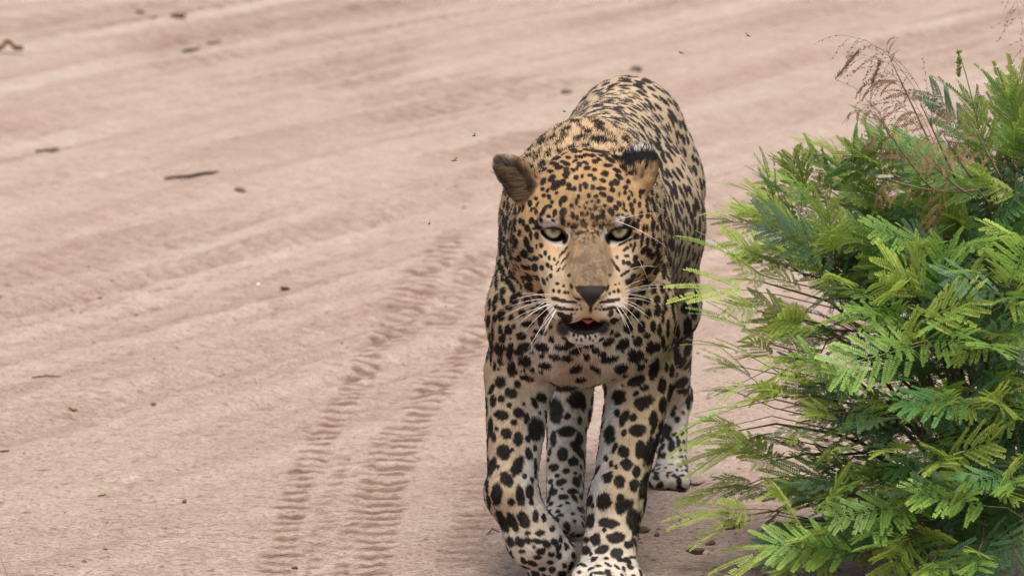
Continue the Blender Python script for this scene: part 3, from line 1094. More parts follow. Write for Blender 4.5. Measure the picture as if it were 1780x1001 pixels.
TAN, ORANGE, CREAM, WHITE = np.array([0.50, 0.375, 0.250]), np.array([0.365, 0.222, 0.105]), np.array([0.58, 0.48, 0.375]), np.array([0.63, 0.585, 0.53])
BRIDGE, PINKG, BLACK = np.array([0.150, 0.103, 0.064]), np.array([0.36, 0.26, 0.20]), np.array([0.006, 0.0055, 0.0055])


def coat(P, N_):
    """Colour, hair length, bareness, wetness at body points."""
    n = len(P)
    x, f, u = head_local(P)
    fx, fy, fw = face_xy(P)
    rr = np.sqrt(x ** 2 + f ** 2 + u ** 2)
    hd = smooth(-0.19, -0.13, f) * (1 - smooth(0.19, 0.23, rr))
    front = hd * smooth(-0.06, 0.0, fw)
    C = np.tile(TAN, (n, 1))

    def mix(col, w):
        nonlocal C
        w = np.clip(w, 0, 1)[:, None]
        C = C * (1 - w) + col * w
    wl = vnoise(P * 14, 50)
    # greyer, paler flanks; warm neck, shoulders and head
    mix(np.array([0.44, 0.325, 0.212]), smooth(0.18, 0.40, P[:, 1]))
    mix(np.array([0.46, 0.315, 0.185]), (1 - smooth(0.10, 0.34, P[:, 1])) * smooth(0.50, 0.62, P[:, 2]))
    mix(np.array([0.50, 0.355, 0.225]), 0.4 * (1 - smooth(0.05, 0.2, P[:, 1])) * smooth(0.33, 0.42, P[:, 2]) * (1 - smooth(0.07, 0.02, P[:, 0])))
    # belly, inner legs, hind shanks
    under = smooth(0.2, 0.9, -N_[:, 2]) * smooth(0.28, 0.34, P[:, 2])
    mix(WHITE, under * (1 - hd) * 0.8)
    low = 1 - smooth(0.33, 0.40, P[:, 2])
    fore = 1 - smooth(0.24, 0.32, P[:, 1])
    side = np.where(P[:, 0] < 0.105, N_[:, 0], -N_[:, 0])
    mix(WHITE, low * fore * smooth(0.15, 0.75, side) * 0.95)
    mix(CREAM, low * fore * (1 - smooth(0.10, 0.19, P[:, 2])) * 0.55)
    mix(np.array([0.56, 0.50, 0.43]), low * (1 - fore) * 0.8)
    mix(WHITE, (1 - smooth(0.05, 0.11, P[:, 2])) * 0.5)
    mix(np.array([0.36, 0.29, 0.235]), (1 - smooth(0.0, 0.035, P[:, 2])) * 0.6)
    # chest: paler towards the middle, brownish grey hollow between the legs
    ch = (1 - smooth(0.06, 0.14, P[:, 1])) * (1 - hd)
    bx, by = to_px(P)
    mix(CREAM, ch * patch(bx, by, 1010, 605, 140, 75) * 0.7)
    mix(WHITE, ch * np.maximum(patch(bx, by, 1065, 610, 55, 40), patch(bx, by, 950, 615, 45, 38)) * 0.7)
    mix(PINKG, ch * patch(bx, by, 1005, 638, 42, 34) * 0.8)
    # head
    mix(ORANGE, hd * smooth(-0.10, 0.02, u) * 0.95)
    mix(np.array([0.46, 0.32, 0.19]), hd * smooth(0.02, -0.05, u))
    mix(np.array([0.25, 0.155, 0.075]), front * patch(fx, fy, 1022, 365, 75, 60, 0, 0.3, 1.3) * 0.70)
    mot = 0.50 + 1.05 * vnoise(P * 260, 64) * (0.6 + 0.8 * vnoise(P * 85, 65))
    nose_c = BRIDGE[None, :] * mot[:, None]
    wv_ = np.clip(front * patch(fx, fy, 1025, 468, 34, 46, 0, 0.25, 1.5) * 0.97, 0, 1)[:, None]
    C = C * (1 - wv_) + nose_c * wv_
    mix(BRIDGE * 1.2, front * patch(fx, fy, 1023, 428, 24, 22, 0, 0.4, 1.4) * 0.7)
    mix(CREAM * 0.95, front * patch(fx, fy, 955, 478, 26, 34, 0, 0.2, 1.5) * 0.35)
    mix(CREAM * 0.95, front * patch(fx, fy, 1087, 460, 22, 34, 0, 0.2, 1.5) * 0.35)
    mix(CREAM * 1.02, front * patch(fx, fy, 982, 540, 36, 26, 0, 0.4, 1.4) * 0.85)
    mix(CREAM * 1.02, front * patch(fx, fy, 1062, 538, 32, 26, 0, 0.4, 1.4) * 0.85)
    mix(np.array([0.44, 0.30, 0.15]), front * patch(fx, fy, 985, 510, 22, 10) * 0.6)
    mix(WHITE * 1.2, front * (patch(fx, fy, 1012, 594, 58, 26) + patch(fx, fy, 950, 560, 20, 30)))
    es = eye_slit(P)
    mix(WHITE * 0.85, 0.62 * front * np.maximum.reduce([patch(fx, fy, 952, 387, 22, 9, -8), patch(fx, fy, 1082, 385, 18, 11, 10),
                                                 patch(fx, fy, 962, 419, 25, 8, -22), patch(fx, fy, 1078, 418, 23, 8, 24),
                                                 patch(fx, fy, 985, 408, 8, 15, -10), patch(fx, fy, 1050, 408, 8, 15, 10)]))
    # ears
    le = np.exp(-(((P - EAR_L[0]) / 0.040) ** 2).sum(1))
    re_ = np.exp(-(((P - EAR_R[0]) / 0.040) ** 2).sum(1))
    for w, (c, A) in ((le, EAR_L), (re_, EAR_R)):
        l = (P - c) @ A.T
        on = smooth(0.26, 0.46, w)
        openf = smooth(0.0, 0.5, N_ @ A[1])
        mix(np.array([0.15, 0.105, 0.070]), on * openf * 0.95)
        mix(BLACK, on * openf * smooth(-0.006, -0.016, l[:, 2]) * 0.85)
        mix(np.array([0.25, 0.150, 0.075]), on * (1 - openf) * 0.8)
        mix(np.array([0.07, 0.045, 0.03]), on * smooth(0.50, 0.68, vnoise(P * [160, 160, 60], 66)) * 0.75)
        right = 1.0 if A is EAR_R[1] else 0.0
        mix(BLACK * 2, right * on * smooth(-0.004, 0.003, l[:, 2]))
        tipw = on * (right * smooth(0.020, 0.026, l[:, 2]) + (1 - right) * smooth(0.026, 0.032, l[:, 2]))
        mix(WHITE * 0.7, tipw * smooth(0.42, 0.54, vnoise(P * 330, 60)))
    # blotches
    v = spot_value(P)
    v = np.where(hd > 0.3, v, v)
    # plain bridge of the nose; speckle instead
    bare_br = front * patch(fx, fy, 1025, 463, 33, 42)
    blk = smooth(-0.16, 0.16, v) * (1 - 0.9 * bare_br * smooth(428, 445, fy))
    blk *= 1 - smooth(0.50, 0.70, le)
    mix(BLACK, blk * 0.97)
    mix(np.array([0.10, 0.06, 0.035]), bare_br * smooth(0.60, 0.72, vnoise(P * 520, 61)) * 0.55)
    mix(BRIDGE * 0.62, front * patch(fx, fy, 1025, 463, 40, 46) * smooth(0.45, 0.8, vnoise(P * 70, 63)) * 0.6)
    mix(BRIDGE * 0.6, front * np.maximum(patch(fx, fy, 990, 440, 7, 40, -12), patch(fx, fy, 1056, 440, 7, 40, 12)) * 0.55)
    mix(np.array([0.05, 0.035, 0.025]), front * patch(fx, fy, 1022, 388, 48, 42) * smooth(0.56, 0.66, vnoise(P * 300, 62)) * 0.85)
    C *= (0.90 + 0.2 * wl)[:, None]
    # hair length
    Ln = np.full(n, 0.0085)
    Ln = np.where(P[:, 1] > 0.25, 0.0064, Ln)
    Ln = np.where(P[:, 2] < 0.36, 0.0074, Ln)
    Ln = np.where(P[:, 2] < 0.10, 0.0058, Ln)
    hump = (1 - smooth(0.10, 0.22, P[:, 1])) * smooth(0.60, 0.66, P[:, 2]) * (1 - hd)
    Ln = Ln + 0.012 * hump
    Ln = Ln + 0.006 * under
    hl = 0.0058 + 0.005 * smooth(0.07, 0.11, np.abs(x)) * smooth(0.02, -0.04, u) - 0.0028 * front * smooth(-0.01, 0.05, f) * smooth(-0.10, -0.07, u)
    Ln = Ln * (1 - hd) + hl * hd
    Ln = np.where(np.maximum(le, re_) > 0.4, 0.0125, Ln)
    # bare skin: lids, nose leather, lips, inside of the mouth
    bare = np.zeros(n)
    wet = np.zeros(n)
    tear = front * np.maximum(patch(fx, fy, 983, 416, 4.5, 10, -20, 0.8, 1.2), patch(fx, fy, 1056, 416, 4.5, 10, 20, 0.8, 1.2))
    tear = np.maximum(tear, front * np.maximum(patch(fx, fy, 933, 397, 10, 3.5, 8, 0.8, 1.2), patch(fx, fy, 1103, 396, 9, 3.5, -8, 0.8, 1.2)))
    lid = np.maximum(1 - smooth(0.0030, 0.0046, es), tear) * smooth(0.01, 0.2, front)
    mix(np.array([0.012, 0.010, 0.009]), lid)
    bare = np.maximum(bare, 1 - smooth(0.0018, 0.0034, es))
    yy = (fy - 497.0) / 26.0
    half = np.interp(fy, [494, 498, 506, 512, 520, 526, 532, 545], [18, 28, 25, 19, 13, 8, 3.5, 2.4])
    pad = front * smooth(494, 498, fy) * (1 - smooth(541, 547, fy)) * (1 - smooth(half - 1.2, half + 1.2, np.abs(fx - 1026))) * smooth(0.088, 0.098, f)
    mix(np.array([0.016, 0.011, 0.010]), pad)
    bare = np.maximum(bare, pad * (fy < 531))
    # lips and mouth
    mc = hp(-0.002, 0.085, -0.111)
    mA = rotx(R(-6)) @ HAX
    ml = (P - mc) @ mA.T
    k0 = np.sqrt((ml[:, 0] / 0.045) ** 2 + (ml[:, 1] / 0.072) ** 2 + (ml[:, 2] / 0.0130) ** 2)
    k1 = np.sqrt((ml[:, 0] / 0.045 ** 2) ** 2 + (ml[:, 1] / 0.072 ** 2) ** 2 + (ml[:, 2] / 0.0130 ** 2) ** 2)
    md = k0 * (k0 - 1) / (k1 + 1e-6)
    lipw = hd * (1 - smooth(0.002, 0.0055, md - 0.004 * (ml[:, 2] < 0)))
    lipw = np.maximum(lipw, front * np.maximum(patch(fx, fy, 979, 569, 14, 17, 20), patch(fx, fy, 1047, 568, 12, 15, -20)))
    mix(np.array([0.014, 0.011, 0.011]), lipw)
    inside = hd * (1 - smooth(-0.001, 0.0015, md)) * (1 - smooth(0.06, 0.085, f))
    mix(np.array([0.05, 0.012, 0.010]), inside)
    bare = np.maximum(bare, hd * (1 - smooth(0.0015, 0.004, md - 0.004 * (ml[:, 2] < 0))))
    wet = np.maximum(wet, np.maximum(bare * (md < 0.006) * hd, lid * 0.5))
    wet = np.maximum(wet, pad * 0.38)
    return np.clip(C, 0.004, 0.9), Ln, bare, wet


BC, BL, BB, BW = coat(BV, BN)
LEO_O = np.array([0.15, 0.30, 0.0])
leopard = empty('leopard', LEO_O)
tag(leopard, 'spotted leopard walking head-on down the sand road, one forepaw lifted', 'leopard')

skin, nt, b = principled('skin', rough=0.75, spec=0.25)
a_ = attr_node(nt, 'coat')
w_ = attr_node(nt, 'wet')
nt.links.new(a_.outputs['Color'], b.inputs['Base Color'])
mr = nt.nodes.new('ShaderNodeMapRange')
mr.inputs['To Min'].default_value = 0.8
mr.inputs['To Max'].default_value = 0.16
nt.links.new(w_.outputs['Fac'], mr.inputs['Value'])
nt.links.new(mr.outputs[0], b.inputs['Roughness'])
nz = nt.nodes.new('ShaderNodeTexNoise')
nz.inputs['Scale'].default_value = 480
nz.inputs['Detail'].default_value = 3
bp = nt.nodes.new('ShaderNodeBump')
bp.inputs['Strength'].default_value = 0.5
bp.inputs['Distance'].default_value = 0.0015
geo_ = nt.nodes.new('ShaderNodeNewGeometry')
nt.links.new(geo_.outputs['Position'], nz.inputs['Vector'])
nt.links.new(nz.outputs['Fac'], bp.inputs['Height'])
nt.links.new(bp.outputs[0], b.inputs['Normal'])
body = mesh_obj('body', BV - LEO_O, BQ, skin, leopard)
set_color(body.data, 'coat', BC)
at_ = body.data.attributes.new('wet', 'FLOAT', 'POINT')
at_.data.foreach_set('value', BW.astype(np.float32))


def make_fur(name, n, wq, rad, len_k=1.0, seg=4, mat=None, clump=0.0):
    P, N_ = scatter(n, wq)
    C, Ln, bare, wet = coat(P, N_)
    C = coat(P + flow_dir(P, N_) * (Ln * len_k * 0.45)[:, None], N_)[0]
    k = RNG.random(n) > bare * 1.3
    P, N_, C, Ln = P[k], N_[k], C[k], Ln[k] * len_k
    n = len(P)
    D = flow_dir(P, N_)
    T2 = np.cross(N_, D)
    # locks: neighbours lean the same way
    lock = (vnoise(P * 75, 71) - 0.5)[:, None]
    lock2 = (vnoise(P * 180, 72) - 0.5)[:, None]
    D = nrm(D + T2 * (0.40 * lock + 0.35 * lock2 + 0.15 * RNG.standard_normal((n, 1))))
    lift = np.clip(0.38 + 0.45 * (vnoise(P * 95, 73) - 0.5) + 0.16 * RNG.standard_normal(n), 0.06, 0.9)[:, None]
    Ln = (Ln * (0.65 + 0.6 * RNG.random(n)))[:, None]
    t = np.linspace(0, 1, seg)
    pts = np.empty((n, seg, 3), np.float32)
    for i, ti in enumerate(t):
        pts[:, i] = P - N_ * 0.0008 + Ln * (D * (ti * np.cos(lift)) + N_ * np.sin(lift) * (ti * (1.25 - 0.75 * ti)))
    cu = bpy.data.hair_curves.new(name)
    cu.add_curves([seg] * n)
    cu.attributes['position'].data.foreach_set('vector', (pts - LEO_O.astype(np.float32)).ravel())
    ra = cu.attributes.new('radius', 'FLOAT', 'POINT') if 'radius' not in cu.attributes else cu.attributes['radius']
    tap = np.array([1.0, 0.95, 0.75, 0.25][:seg])
    rr = (rad * (0.75 + 0.5 * RNG.random((n, 1)))) * tap[None, :]
    ra.data.foreach_set('value', rr.astype(np.float32).ravel())
    ca = cu.attributes.new('coat', 'FLOAT_COLOR', 'CURVE')
    cc = np.ones((n, 4), np.float32)
    cc[:, :3] = C * (0.62 + 0.42 * RNG.random((n, 1)) + 0.38 * vnoise(P * 210, 74)[:, None])
    ca.data.foreach_set('color', cc.ravel())
    na = cu.attributes.new('skin_normal', 'FLOAT_VECTOR', 'CURVE')
    na.data.foreach_set('vector', nrm(N_ + 0.35 * T2 * RNG.standard_normal((n, 1)) * 0.5).astype(np.float32).ravel())
    cu.materials.append(mat)
    o = bpy.data.objects.new(name, cu)
    COL.objects.link(o)
    o.parent = leopard
    o['kind'] = 'stuff'
    return o


hairm, nt, b = principled('fur', rough=0.7, spec=0.06)
a_ = attr_node(nt, 'coat')
nt.links.new(a_.outputs['Color'], b.inputs['Base Color'])
n_ = attr_node(nt, 'skin_normal')
nt.links.new(n_.outputs['Vector'], b.inputs['Normal'])

q_x, q_f, q_u = head_local(QC)
q_r = np.sqrt(q_x ** 2 + q_f ** 2 + q_u ** 2)
q_hd = smooth(-0.19, -0.13, q_f) * (1 - smooth(0.19, 0.23, q_r))
dens = 1.0 + 0.5 * (1 - smooth(0.15, 0.4, QC[:, 1]))
make_fur('fur', 480000, QAREA * dens * (1 - 0.95 * q_hd), 0.00036, mat=hairm)
face_d = 1 + 2.0 * smooth(-0.02, 0.05, q_f)
make_fur('fur', 210000, QAREA * q_hd * face_d, 0.00027, mat=hairm)

# long pale hair inside the near ear
def ear_tuft(c, A, n, col):
    l = (BV - c) @ A.T
    ok = np.nonzero((np.abs(l[:, 0]) < 0.026) & (l[:, 2] > -0.030) & (l[:, 2] < 0.022) & ((BN @ A[1]) > 0.35) & (np.linalg.norm(l, axis=1) < 0.045))[0]
    if not len(ok):
        return
    ix = RNG.choice(ok, n)
    P = BV[ix] + RNG.normal(0, 0.0012, (n, 3))
    D = nrm(A[2] * 0.55 + A[1] * 0.35 + A[0] * np.sign(l[ix, 0])[:, None] * -0.75 + RNG.normal(0, 0.22, (n, 3)))
    Ln = RNG.uniform(0.010, 0.026, (n, 1))
    t = np.linspace(0, 1, 4)
    pts = np.stack([P + Ln * (D * ti + A[1] * 0.25 * ti * (1 - ti)) for ti in t], 1).astype(np.float32)
    cu = bpy.data.hair_curves.new('ear_hair')
    cu.add_curves([4] * n)
    cu.attributes['position'].data.foreach_set('vector', (pts - LEO_O.astype(np.float32)).ravel())
    ra = cu.attributes['radius'] if 'radius' in cu.attributes else cu.attributes.new('radius', 'FLOAT', 'POINT')
    ra.data.foreach_set('value', np.tile(np.array([0.00035, 0.0003, 0.0002, 0.00008], np.float32), n))
    ca = cu.attributes.new('coat', 'FLOAT_COLOR', 'CURVE')
    cc = np.ones((n, 4), np.float32)
    cc[:, :3] = np.array(col) * RNG.uniform(0.5, 1.2, (n, 1))
    ca.data.foreach_set('color', cc.ravel())
    na = cu.attributes.new('skin_normal', 'FLOAT_VECTOR', 'CURVE')
    na.data.foreach_set('vector', np.tile(nrm(A[1] + [0, -0.3, 0.5]).astype(np.float32), n))
    cu.materials.append(hairm)
    o = bpy.data.objects.new('ear_hair', cu)
    COL.objects.link(o)
    o.parent = leopard
    o['kind'] = 'stuff'


ear_tuft(*EAR_L, 1500, (0.27, 0.19, 0.115))
ear_tuft(*EAR_R, 500, (0.44, 0.30, 0.16))

# ---- eyes
eye_m, nt, b = principled('eye', rough=0.08, spec=0.5)
N, L = nt.nodes, nt.links
tc = N.new('ShaderNodeTexCoord')
sep = N.new('ShaderNodeSeparateXYZ')
L.new(tc.outputs['Object'], sep.inputs[0])


def mnode(op, a, b_=None):
    m = N.new('ShaderNodeMath')
    m.operation = op
    for i, v in enumerate((a, b_)):
        if v is None:
            continue
        if hasattr(v, 'default_value'):
            L.new(v, m.inputs[i])
        else:
            m.inputs[i].default_value = v
    return m.outputs[0]


rad = mnode('SQRT', mnode('ADD', mnode('POWER', sep.outputs[0], 2.0), mnode('POWER', sep.outputs[1], 2.0)))
rad = mnode('DIVIDE', rad, EYE_R)
nzi = N.new('ShaderNodeTexNoise')
nzi.inputs['Scale'].default_value = 900
L.new(tc.outputs['Object'], nzi.inputs['Vector'])
rad2 = mnode('ADD', rad, mnode('MULTIPLY', mnode('SUBTRACT', nzi.outputs['Fac'], 0.5), 0.10))
rp = ramp(rad2, [(0.0, (0.004, 0.004, 0.004)), (0.15, (0.004, 0.004, 0.004)), (0.20, (0.11, 0.09, 0.04)), (0.38, (0.27, 0.235, 0.125)),
                 (0.60, (0.35, 0.32, 0.195)), (0.69, (0.13, 0.10, 0.05)), (0.74, (0.010, 0.008, 0.006)), (1.0, (0.010, 0.008, 0.006))])
L.new(rp.outputs[0], b.inputs['Base Color'])
b.inputs['Coat Weight'].default_value = 1.0
b.inputs['Coat Roughness'].default_value = 0.03


def ball(r, nu=28, nv=18, sz=(1, 1, 1)):
    V, F = [], []
    for j in range(nv + 1):
        th = math.pi * j / nv
        for i in range(nu):
            ph = 2 * math.pi * i / nu
            V.append((r * sz[0] * math.sin(th) * math.cos(ph), r * sz[1] * math.sin(th) * math.sin(ph), r * sz[2] * math.cos(th)))
    for j in range(nv):
        for i in range(nu):
            F.append((j * nu + i, (j + 1) * nu + i, (j + 1) * nu + (i + 1) % nu, j * nu + (i + 1) % nu))
    return V, F


for ec in EYES:
    o = mesh_obj('eye', *ball(EYE_R), eye_m, leopard)
    gaze = nrm(np.array([0.0, -1.0, 0.03]) + HF * 0.12)
    o.location = tuple(hp(*ec) - LEO_O)
    o.rotation_euler = Vector(gaze).to_track_quat('Z', 'Y').to_euler()

# ---- tongue, teeth
tong_m, nt, b = principled('tongue', (0.27, 0.060, 0.045), 0.3)
V, F = [], []
for i in range(14):
    t = i / 13
    for j in range(12):
        w = 2 * math.pi * j / 12
        wd = 0.026 * math.sqrt(max(0.02, 1 - t ** 4)) * (1 - 0.15 * t)
        yv = 0.03 + 0.072 * t
        V.append(hp(math.cos(w) * wd + 0.003, yv, -0.105 + 0.006 * math.sin(t * 2.4) + (0.0045 * math.sin(w) - 0.003 * (math.cos(w) ** 2) * -1) * (1 - 0.5 * t)) - LEO_O)
for i in range(13):
    for j in range(12):
        F.append((i * 12 + j, i * 12 + (j + 1) % 12, (i + 1) * 12 + (j + 1) % 12, (i + 1) * 12 + j))
F += [tuple(range(12))[::-1], tuple(13 * 12 + j for j in range(12))]
mesh_obj('tongue', V, F, tong_m, leopard)

# ---- whiskers, each a bent tapering bristle
wh_m, nt, b = principled('whisker', (0.86, 0.83, 0.78), 0.35)
WH = [(958, 512, 905, 520), (955, 520, 898, 531), (958, 520, 890, 545), (955, 527, 908, 560), (960, 530, 918, 572), (963, 534, 935, 580), (966, 540, 928, 592),
      (952, 517, 915, 512), (957, 530, 900, 553), (962, 527, 922, 549), (964, 545, 945, 585), (950, 524, 925, 545), (968, 538, 948, 574), (960, 524, 921, 535),
      (1079, 505, 1112, 490), (1080, 508, 1139, 498), (1081, 512, 1125, 520), (1078, 516, 1122, 506), (1079, 520, 1112, 535), (1076, 522, 1118, 546),
      (1074, 528, 1098, 566), (1072, 533, 1092, 570), (1076, 526, 1108, 558), (1081, 510, 1134, 503), (1077, 519, 1120, 524), (1073, 536, 1085, 562),
      (1062, 388, 1125, 374), (1080, 400, 1118, 470), (1088, 470, 1128, 465), (1070, 384, 1140, 420), (1000, 598, 1014, 628), (1022, 596, 1028, 622)]
for x0, y0, x1, y1 in WH:
    d = Vector(at(x0, y0, 0.0) - CAMP).normalized()
    h = BVH.ray_cast(Vector(CAMP), d)
    if h[0] is None:
        continue
    root = np.array(h[0])
    x1, y1 = x0 + (x1 - x0) * 1.28, y0 + (y1 - y0) * 1.28
    tip = at(x1, y1, root[1] - random.uniform(0.005, 0.03))
    mid = (root + tip) / 2 + np.array([0, -0.008, 0.006 + 0.06 * (np.linalg.norm(tip - root) - 0.03)])
    ts = np.linspace(0, 1, 7)[:, None]
    pts = (1 - ts) ** 2 * root + 2 * ts * (1 - ts) * mid + ts ** 2 * tip
    V, F = tube(pts - LEO_O, np.linspace(0.00036, 0.00010, 7), 4)
    mesh_obj('whisker', V, F, wh_m, leopard)

# ---- claws just showing at the lifted paw are hidden in fur; none built
# ------------------------------------------------------------------ feathery shrub at the road edge
leaf_m = bpy.data.materials.new('leaf')
leaf_m.use_nodes = True
nt = leaf_m.node_tree
N, L = nt.nodes, nt.links
b = N['Principled BSDF']
b.inputs['Roughness'].default_value = 0.5
b.inputs['Specular IOR Level'].default_value = 0.35
ta = attr_node(nt, 'tint')
oi = N.new('ShaderNodeObjectInfo')
hsv = N.new('ShaderNodeHueSaturation')
mrv = N.new('ShaderNodeMapRange')
mrv.inputs['To Min'].default_value = 0.78
mrv.inputs['To Max'].default_value = 1.22
L.new(oi.outputs['Random'], mrv.inputs['Value'])
L.new(mrv.outputs[0], hsv.inputs['Value'])
L.new(ta.outputs['Color'], hsv.inputs['Color'])
L.new(hsv.outputs[0], b.inputs['Base Color'])
tr = N.new('ShaderNodeBsdfTranslucent')
hs2 = N.new('ShaderNodeHueSaturation')
hs2.inputs['Value'].default_value = 1.3
L.new(hsv.outputs[0], hs2.inputs['Color'])
L.new(hs2.outputs[0], tr.inputs['Color'])
mx = N.new('ShaderNodeMixShader')
mx.inputs[0].default_value = 0.38
L.new(b.outputs[0], mx.inputs[1])
L.new(tr.outputs[0], mx.inputs[2])
L.new(mx.outputs[0], N['Material Output'].inputs['Surface'])

bark_m, nt, b = principled('bark', (0.085, 0.055, 0.036), 0.85, 0.2)
N, L = nt.nodes, nt.links
nz = N.new('ShaderNodeTexNoise')
nz.inputs['Scale'].default_value = 60
rp = ramp(nz.outputs['Fac'], [(0.3, (0.085, 0.055, 0.036)), (0.7, (0.22, 0.155, 0.105))])
L.new(rp.outputs[0], b.inputs['Base Color'])


def leaf_shape(rng, rachis=0.12, pairs=8, plen=0.085, nlf=20, llen=0.0095, lw=0.0030, droop=0.25, curl=0.0, fold=0.25, col=(0.1, 0.2, 0.05),
               tipcol=None, spread=62):
    """A feather-compound leaf along +X lying in the XY plane: rachis, pinnae, leaflets."""
    V, F, C = [], [], []
    tipcol = col if tipcol is None else tipcol

    def curve(p, d, up, length, bend, t):
        # arc that bends towards -up
        a_ = bend * t
        return p + length * t * (d * math.cos(a_ * 0.5) - up * math.sin(a_ * 0.5)), nrm(d * math.cos(a_) - up * math.sin(a_))
    X, Y, Z = np.eye(3)
    stemc = np.array(col) * 0.75 + np.array([0.03, 0.01, 0.0])

    def strip(P, w, n_):
        b0 = len(V)
        for i, p in enumerate(P):
            d = nrm(P[min(i + 1, len(P) - 1)] - P[max(i - 1, 0)])
            s = np.cross(n_, d) * w
            V.extend([p - s, p + s])
            C.extend([stemc, stemc])
        for i in range(len(P) - 1):
            F.append((b0 + 2 * i, b0 + 2 * i + 1, b0 + 2 * i + 3, b0 + 2 * i + 2))
    strip([curve(0 * X, X, Z, rachis, droop, t)[0] for t in np.linspace(0, 1, 6)], 0.0009, Z)
    for k in range(pairs):
        t = 0.12 + 0.86 * k / (pairs - 1)
        p0, d0 = curve(0 * X, X, Z, rachis, droop, t)
        pl = plen * (0.62 + 0.5 * math.sin(math.pi * (0.12 + 0.76 * t))) * rng.uniform(0.88, 1.1)
        for s in (-1, 1):
            an = R(spread * (1.0 - 0.45 * t) * rng.uniform(0.85, 1.15))
            dy = nrm(Y + Z * rng.uniform(-0.10, 0.35))
            d = nrm(d0 * math.cos(an) + s * dy * math.sin(an))
            up = nrm(np.cross(d, np.cross(Z, d)) + rng.normal(0, 0.18, 3))
            up = nrm(up - d * (up @ d))
            bend = droop * rng.uniform(0.3, 1.6) + curl * rng.uniform(0.6, 1.4)
            P = [curve(p0, d, up, pl, bend, q)[0] for q in np.linspace(0, 1, 5)]
            strip(P, 0.0006, up)
            n_ = max(5, int(nlf * pl / plen))
            for j in range(n_):
                q = 0.08 + 0.92 * j / (n_ - 1)
                c, dd = curve(p0, d, up, pl, bend, q)
                uu = nrm(np.cross(dd, np.cross(up, dd)))
                sd_ = np.cross(uu, dd)
                ll = llen * (0.55 + 0.5 * math.sin(math.pi * min(1, 0.15 + 0.80 * q))) * rng.uniform(0.9, 1.1)
                for s2 in (-1, 1):
                    if rng.random() < 0.05:
                        continue            # a leaflet lost
                    la = R(66 - 22 * q)
                    ld = nrm(dd * math.cos(la) + s2 * sd_ * math.sin(la) + uu * (fold + rng.uniform(-0.12, 0.12) - curl * 0.3))
                    wv = nrm(np.cross(uu, ld)) * lw * 0.5
                    cc = (np.array(col) * (1 - q) + np.array(tipcol) * q) * rng.uniform(0.85, 1.15)
                    b0 = len(V)
                    V.extend([c, c + ld * ll * 0.45 + wv, c + ld * ll, c + ld * ll * 0.45 - wv])
                    C.extend([cc] * 4)
                    F.append((b0, b0 + 1, b0 + 2, b0 + 3))
    return np.array(V, np.float32), np.array(F, np.int32), np.array(C, np.float32)


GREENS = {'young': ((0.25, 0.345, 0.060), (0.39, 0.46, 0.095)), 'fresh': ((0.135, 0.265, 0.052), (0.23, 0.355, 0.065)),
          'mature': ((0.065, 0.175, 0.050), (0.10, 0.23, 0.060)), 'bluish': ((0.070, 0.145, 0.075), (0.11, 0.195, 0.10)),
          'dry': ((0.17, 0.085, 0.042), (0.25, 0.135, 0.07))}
PROTO = {}
lr = np.random.default_rng(5)
for kind, (c0, c1) in GREENS.items():
    PROTO[kind] = []
    for v in range(3):
        if kind == 'young':
            g = leaf_shape(lr, 0.095, 6, 0.058, 16, 0.0085, 0.0042, 0.15, 0.0, 0.40, c0, c1, 52)
        elif kind == 'dry':
            g = leaf_shape(lr, 0.085, 3, 0.070, 15, 0.0075, 0.0038, 0.6, 1.0, 0.1, c0, c1, 45)
        else:
            g = leaf_shape(lr, 0.125 + 0.015 * v, 6 + v, 0.066, 16, 0.0098, 0.0043, 0.16, 0.0, 0.16, c0, c1, 66)
        PROTO[kind].append(g)
MESH = {}
for kind, gs in PROTO.items():
    for v, (V, F, C) in enumerate(gs):
        me = bpy.data.meshes.new('leaf')
        me.vertices.add(len(V))
        me.vertices.foreach_set('co', V.ravel())
        me.loops.add(F.size)
        me.loops.foreach_set('vertex_index', F.ravel())
        me.polygons.add(len(F))
        me.polygons.foreach_set('loop_start', np.arange(0, F.size, 4, dtype=np.int32))
        me.update(calc_edges=True)
        me.materials.append(leaf_m)
        set_color(me, 'tint', C)
        MESH[kind, v] = me

SH0 = np.array([0.80, 0.40, 0.0])
SH0[2] = ground_z(SH0[0], SH0[1]) - 0.01
shrub = empty('shrub', SH0)
tag(shrub, 'dense green feathery-leaved shrub at the right edge of the road', 'shrub')

STEMS = [(1325, 490, .08), (1335, 620, .05), (1315, 540, .0), (1285, 748, -.12), (1350, 800, .00), (1300, 895, -.12), (1360, 955, -.18),
         (1365, 390, .25), (1430, 350, .35), (1335, 400, .30), (1490, 310, .30), (1560, 310, .25), (1640, 300, .30), (1700, 270, .30), (1762, 275, .20),
         (1805, 215, .35), (1500, 420, .00), (1450, 490, -.10), (1400, 560, .00), (1560, 510, -.20), (1620, 430, -.10), (1700, 330, .00), (1510, 650, -.20),
         (1440, 720, -.20), (1580, 600, -.30), (1650, 700, -.32), (1550, 780, -.32), (1480, 850, -.26), (1420, 930, -.30), (1560, 950, -.35), (1680, 860, -.40),
         (1740, 700, -.32), (1760, 520, -.22), (1790, 420, .00), (1850, 300, .20), (1850, 600, -.10), (1860, 800, -.2), (1700, 965, -.42), (1800, 950, -.42),
         (1420, 420, .25), (1380, 470, .30), (1640, 560, -.30), (1720, 600, -.30), (1690, 480, -.15), (1600, 340, .20), (1540, 360, .25), (1750, 330, .35),
         (1640, 800, -.35), (1760, 830, -.40), (1360, 690, -.05), (1400, 850, -.05), (1500, 740, .10), (1600, 880, .0), (1700, 760, .0),
         (1480, 590, .15), (1560, 440, .10), (1680, 400, .15), (1450, 970, -.2), (1620, 980, -.38), (1380, 985, -.25)]
tips = [at(*s) for s in STEMS]
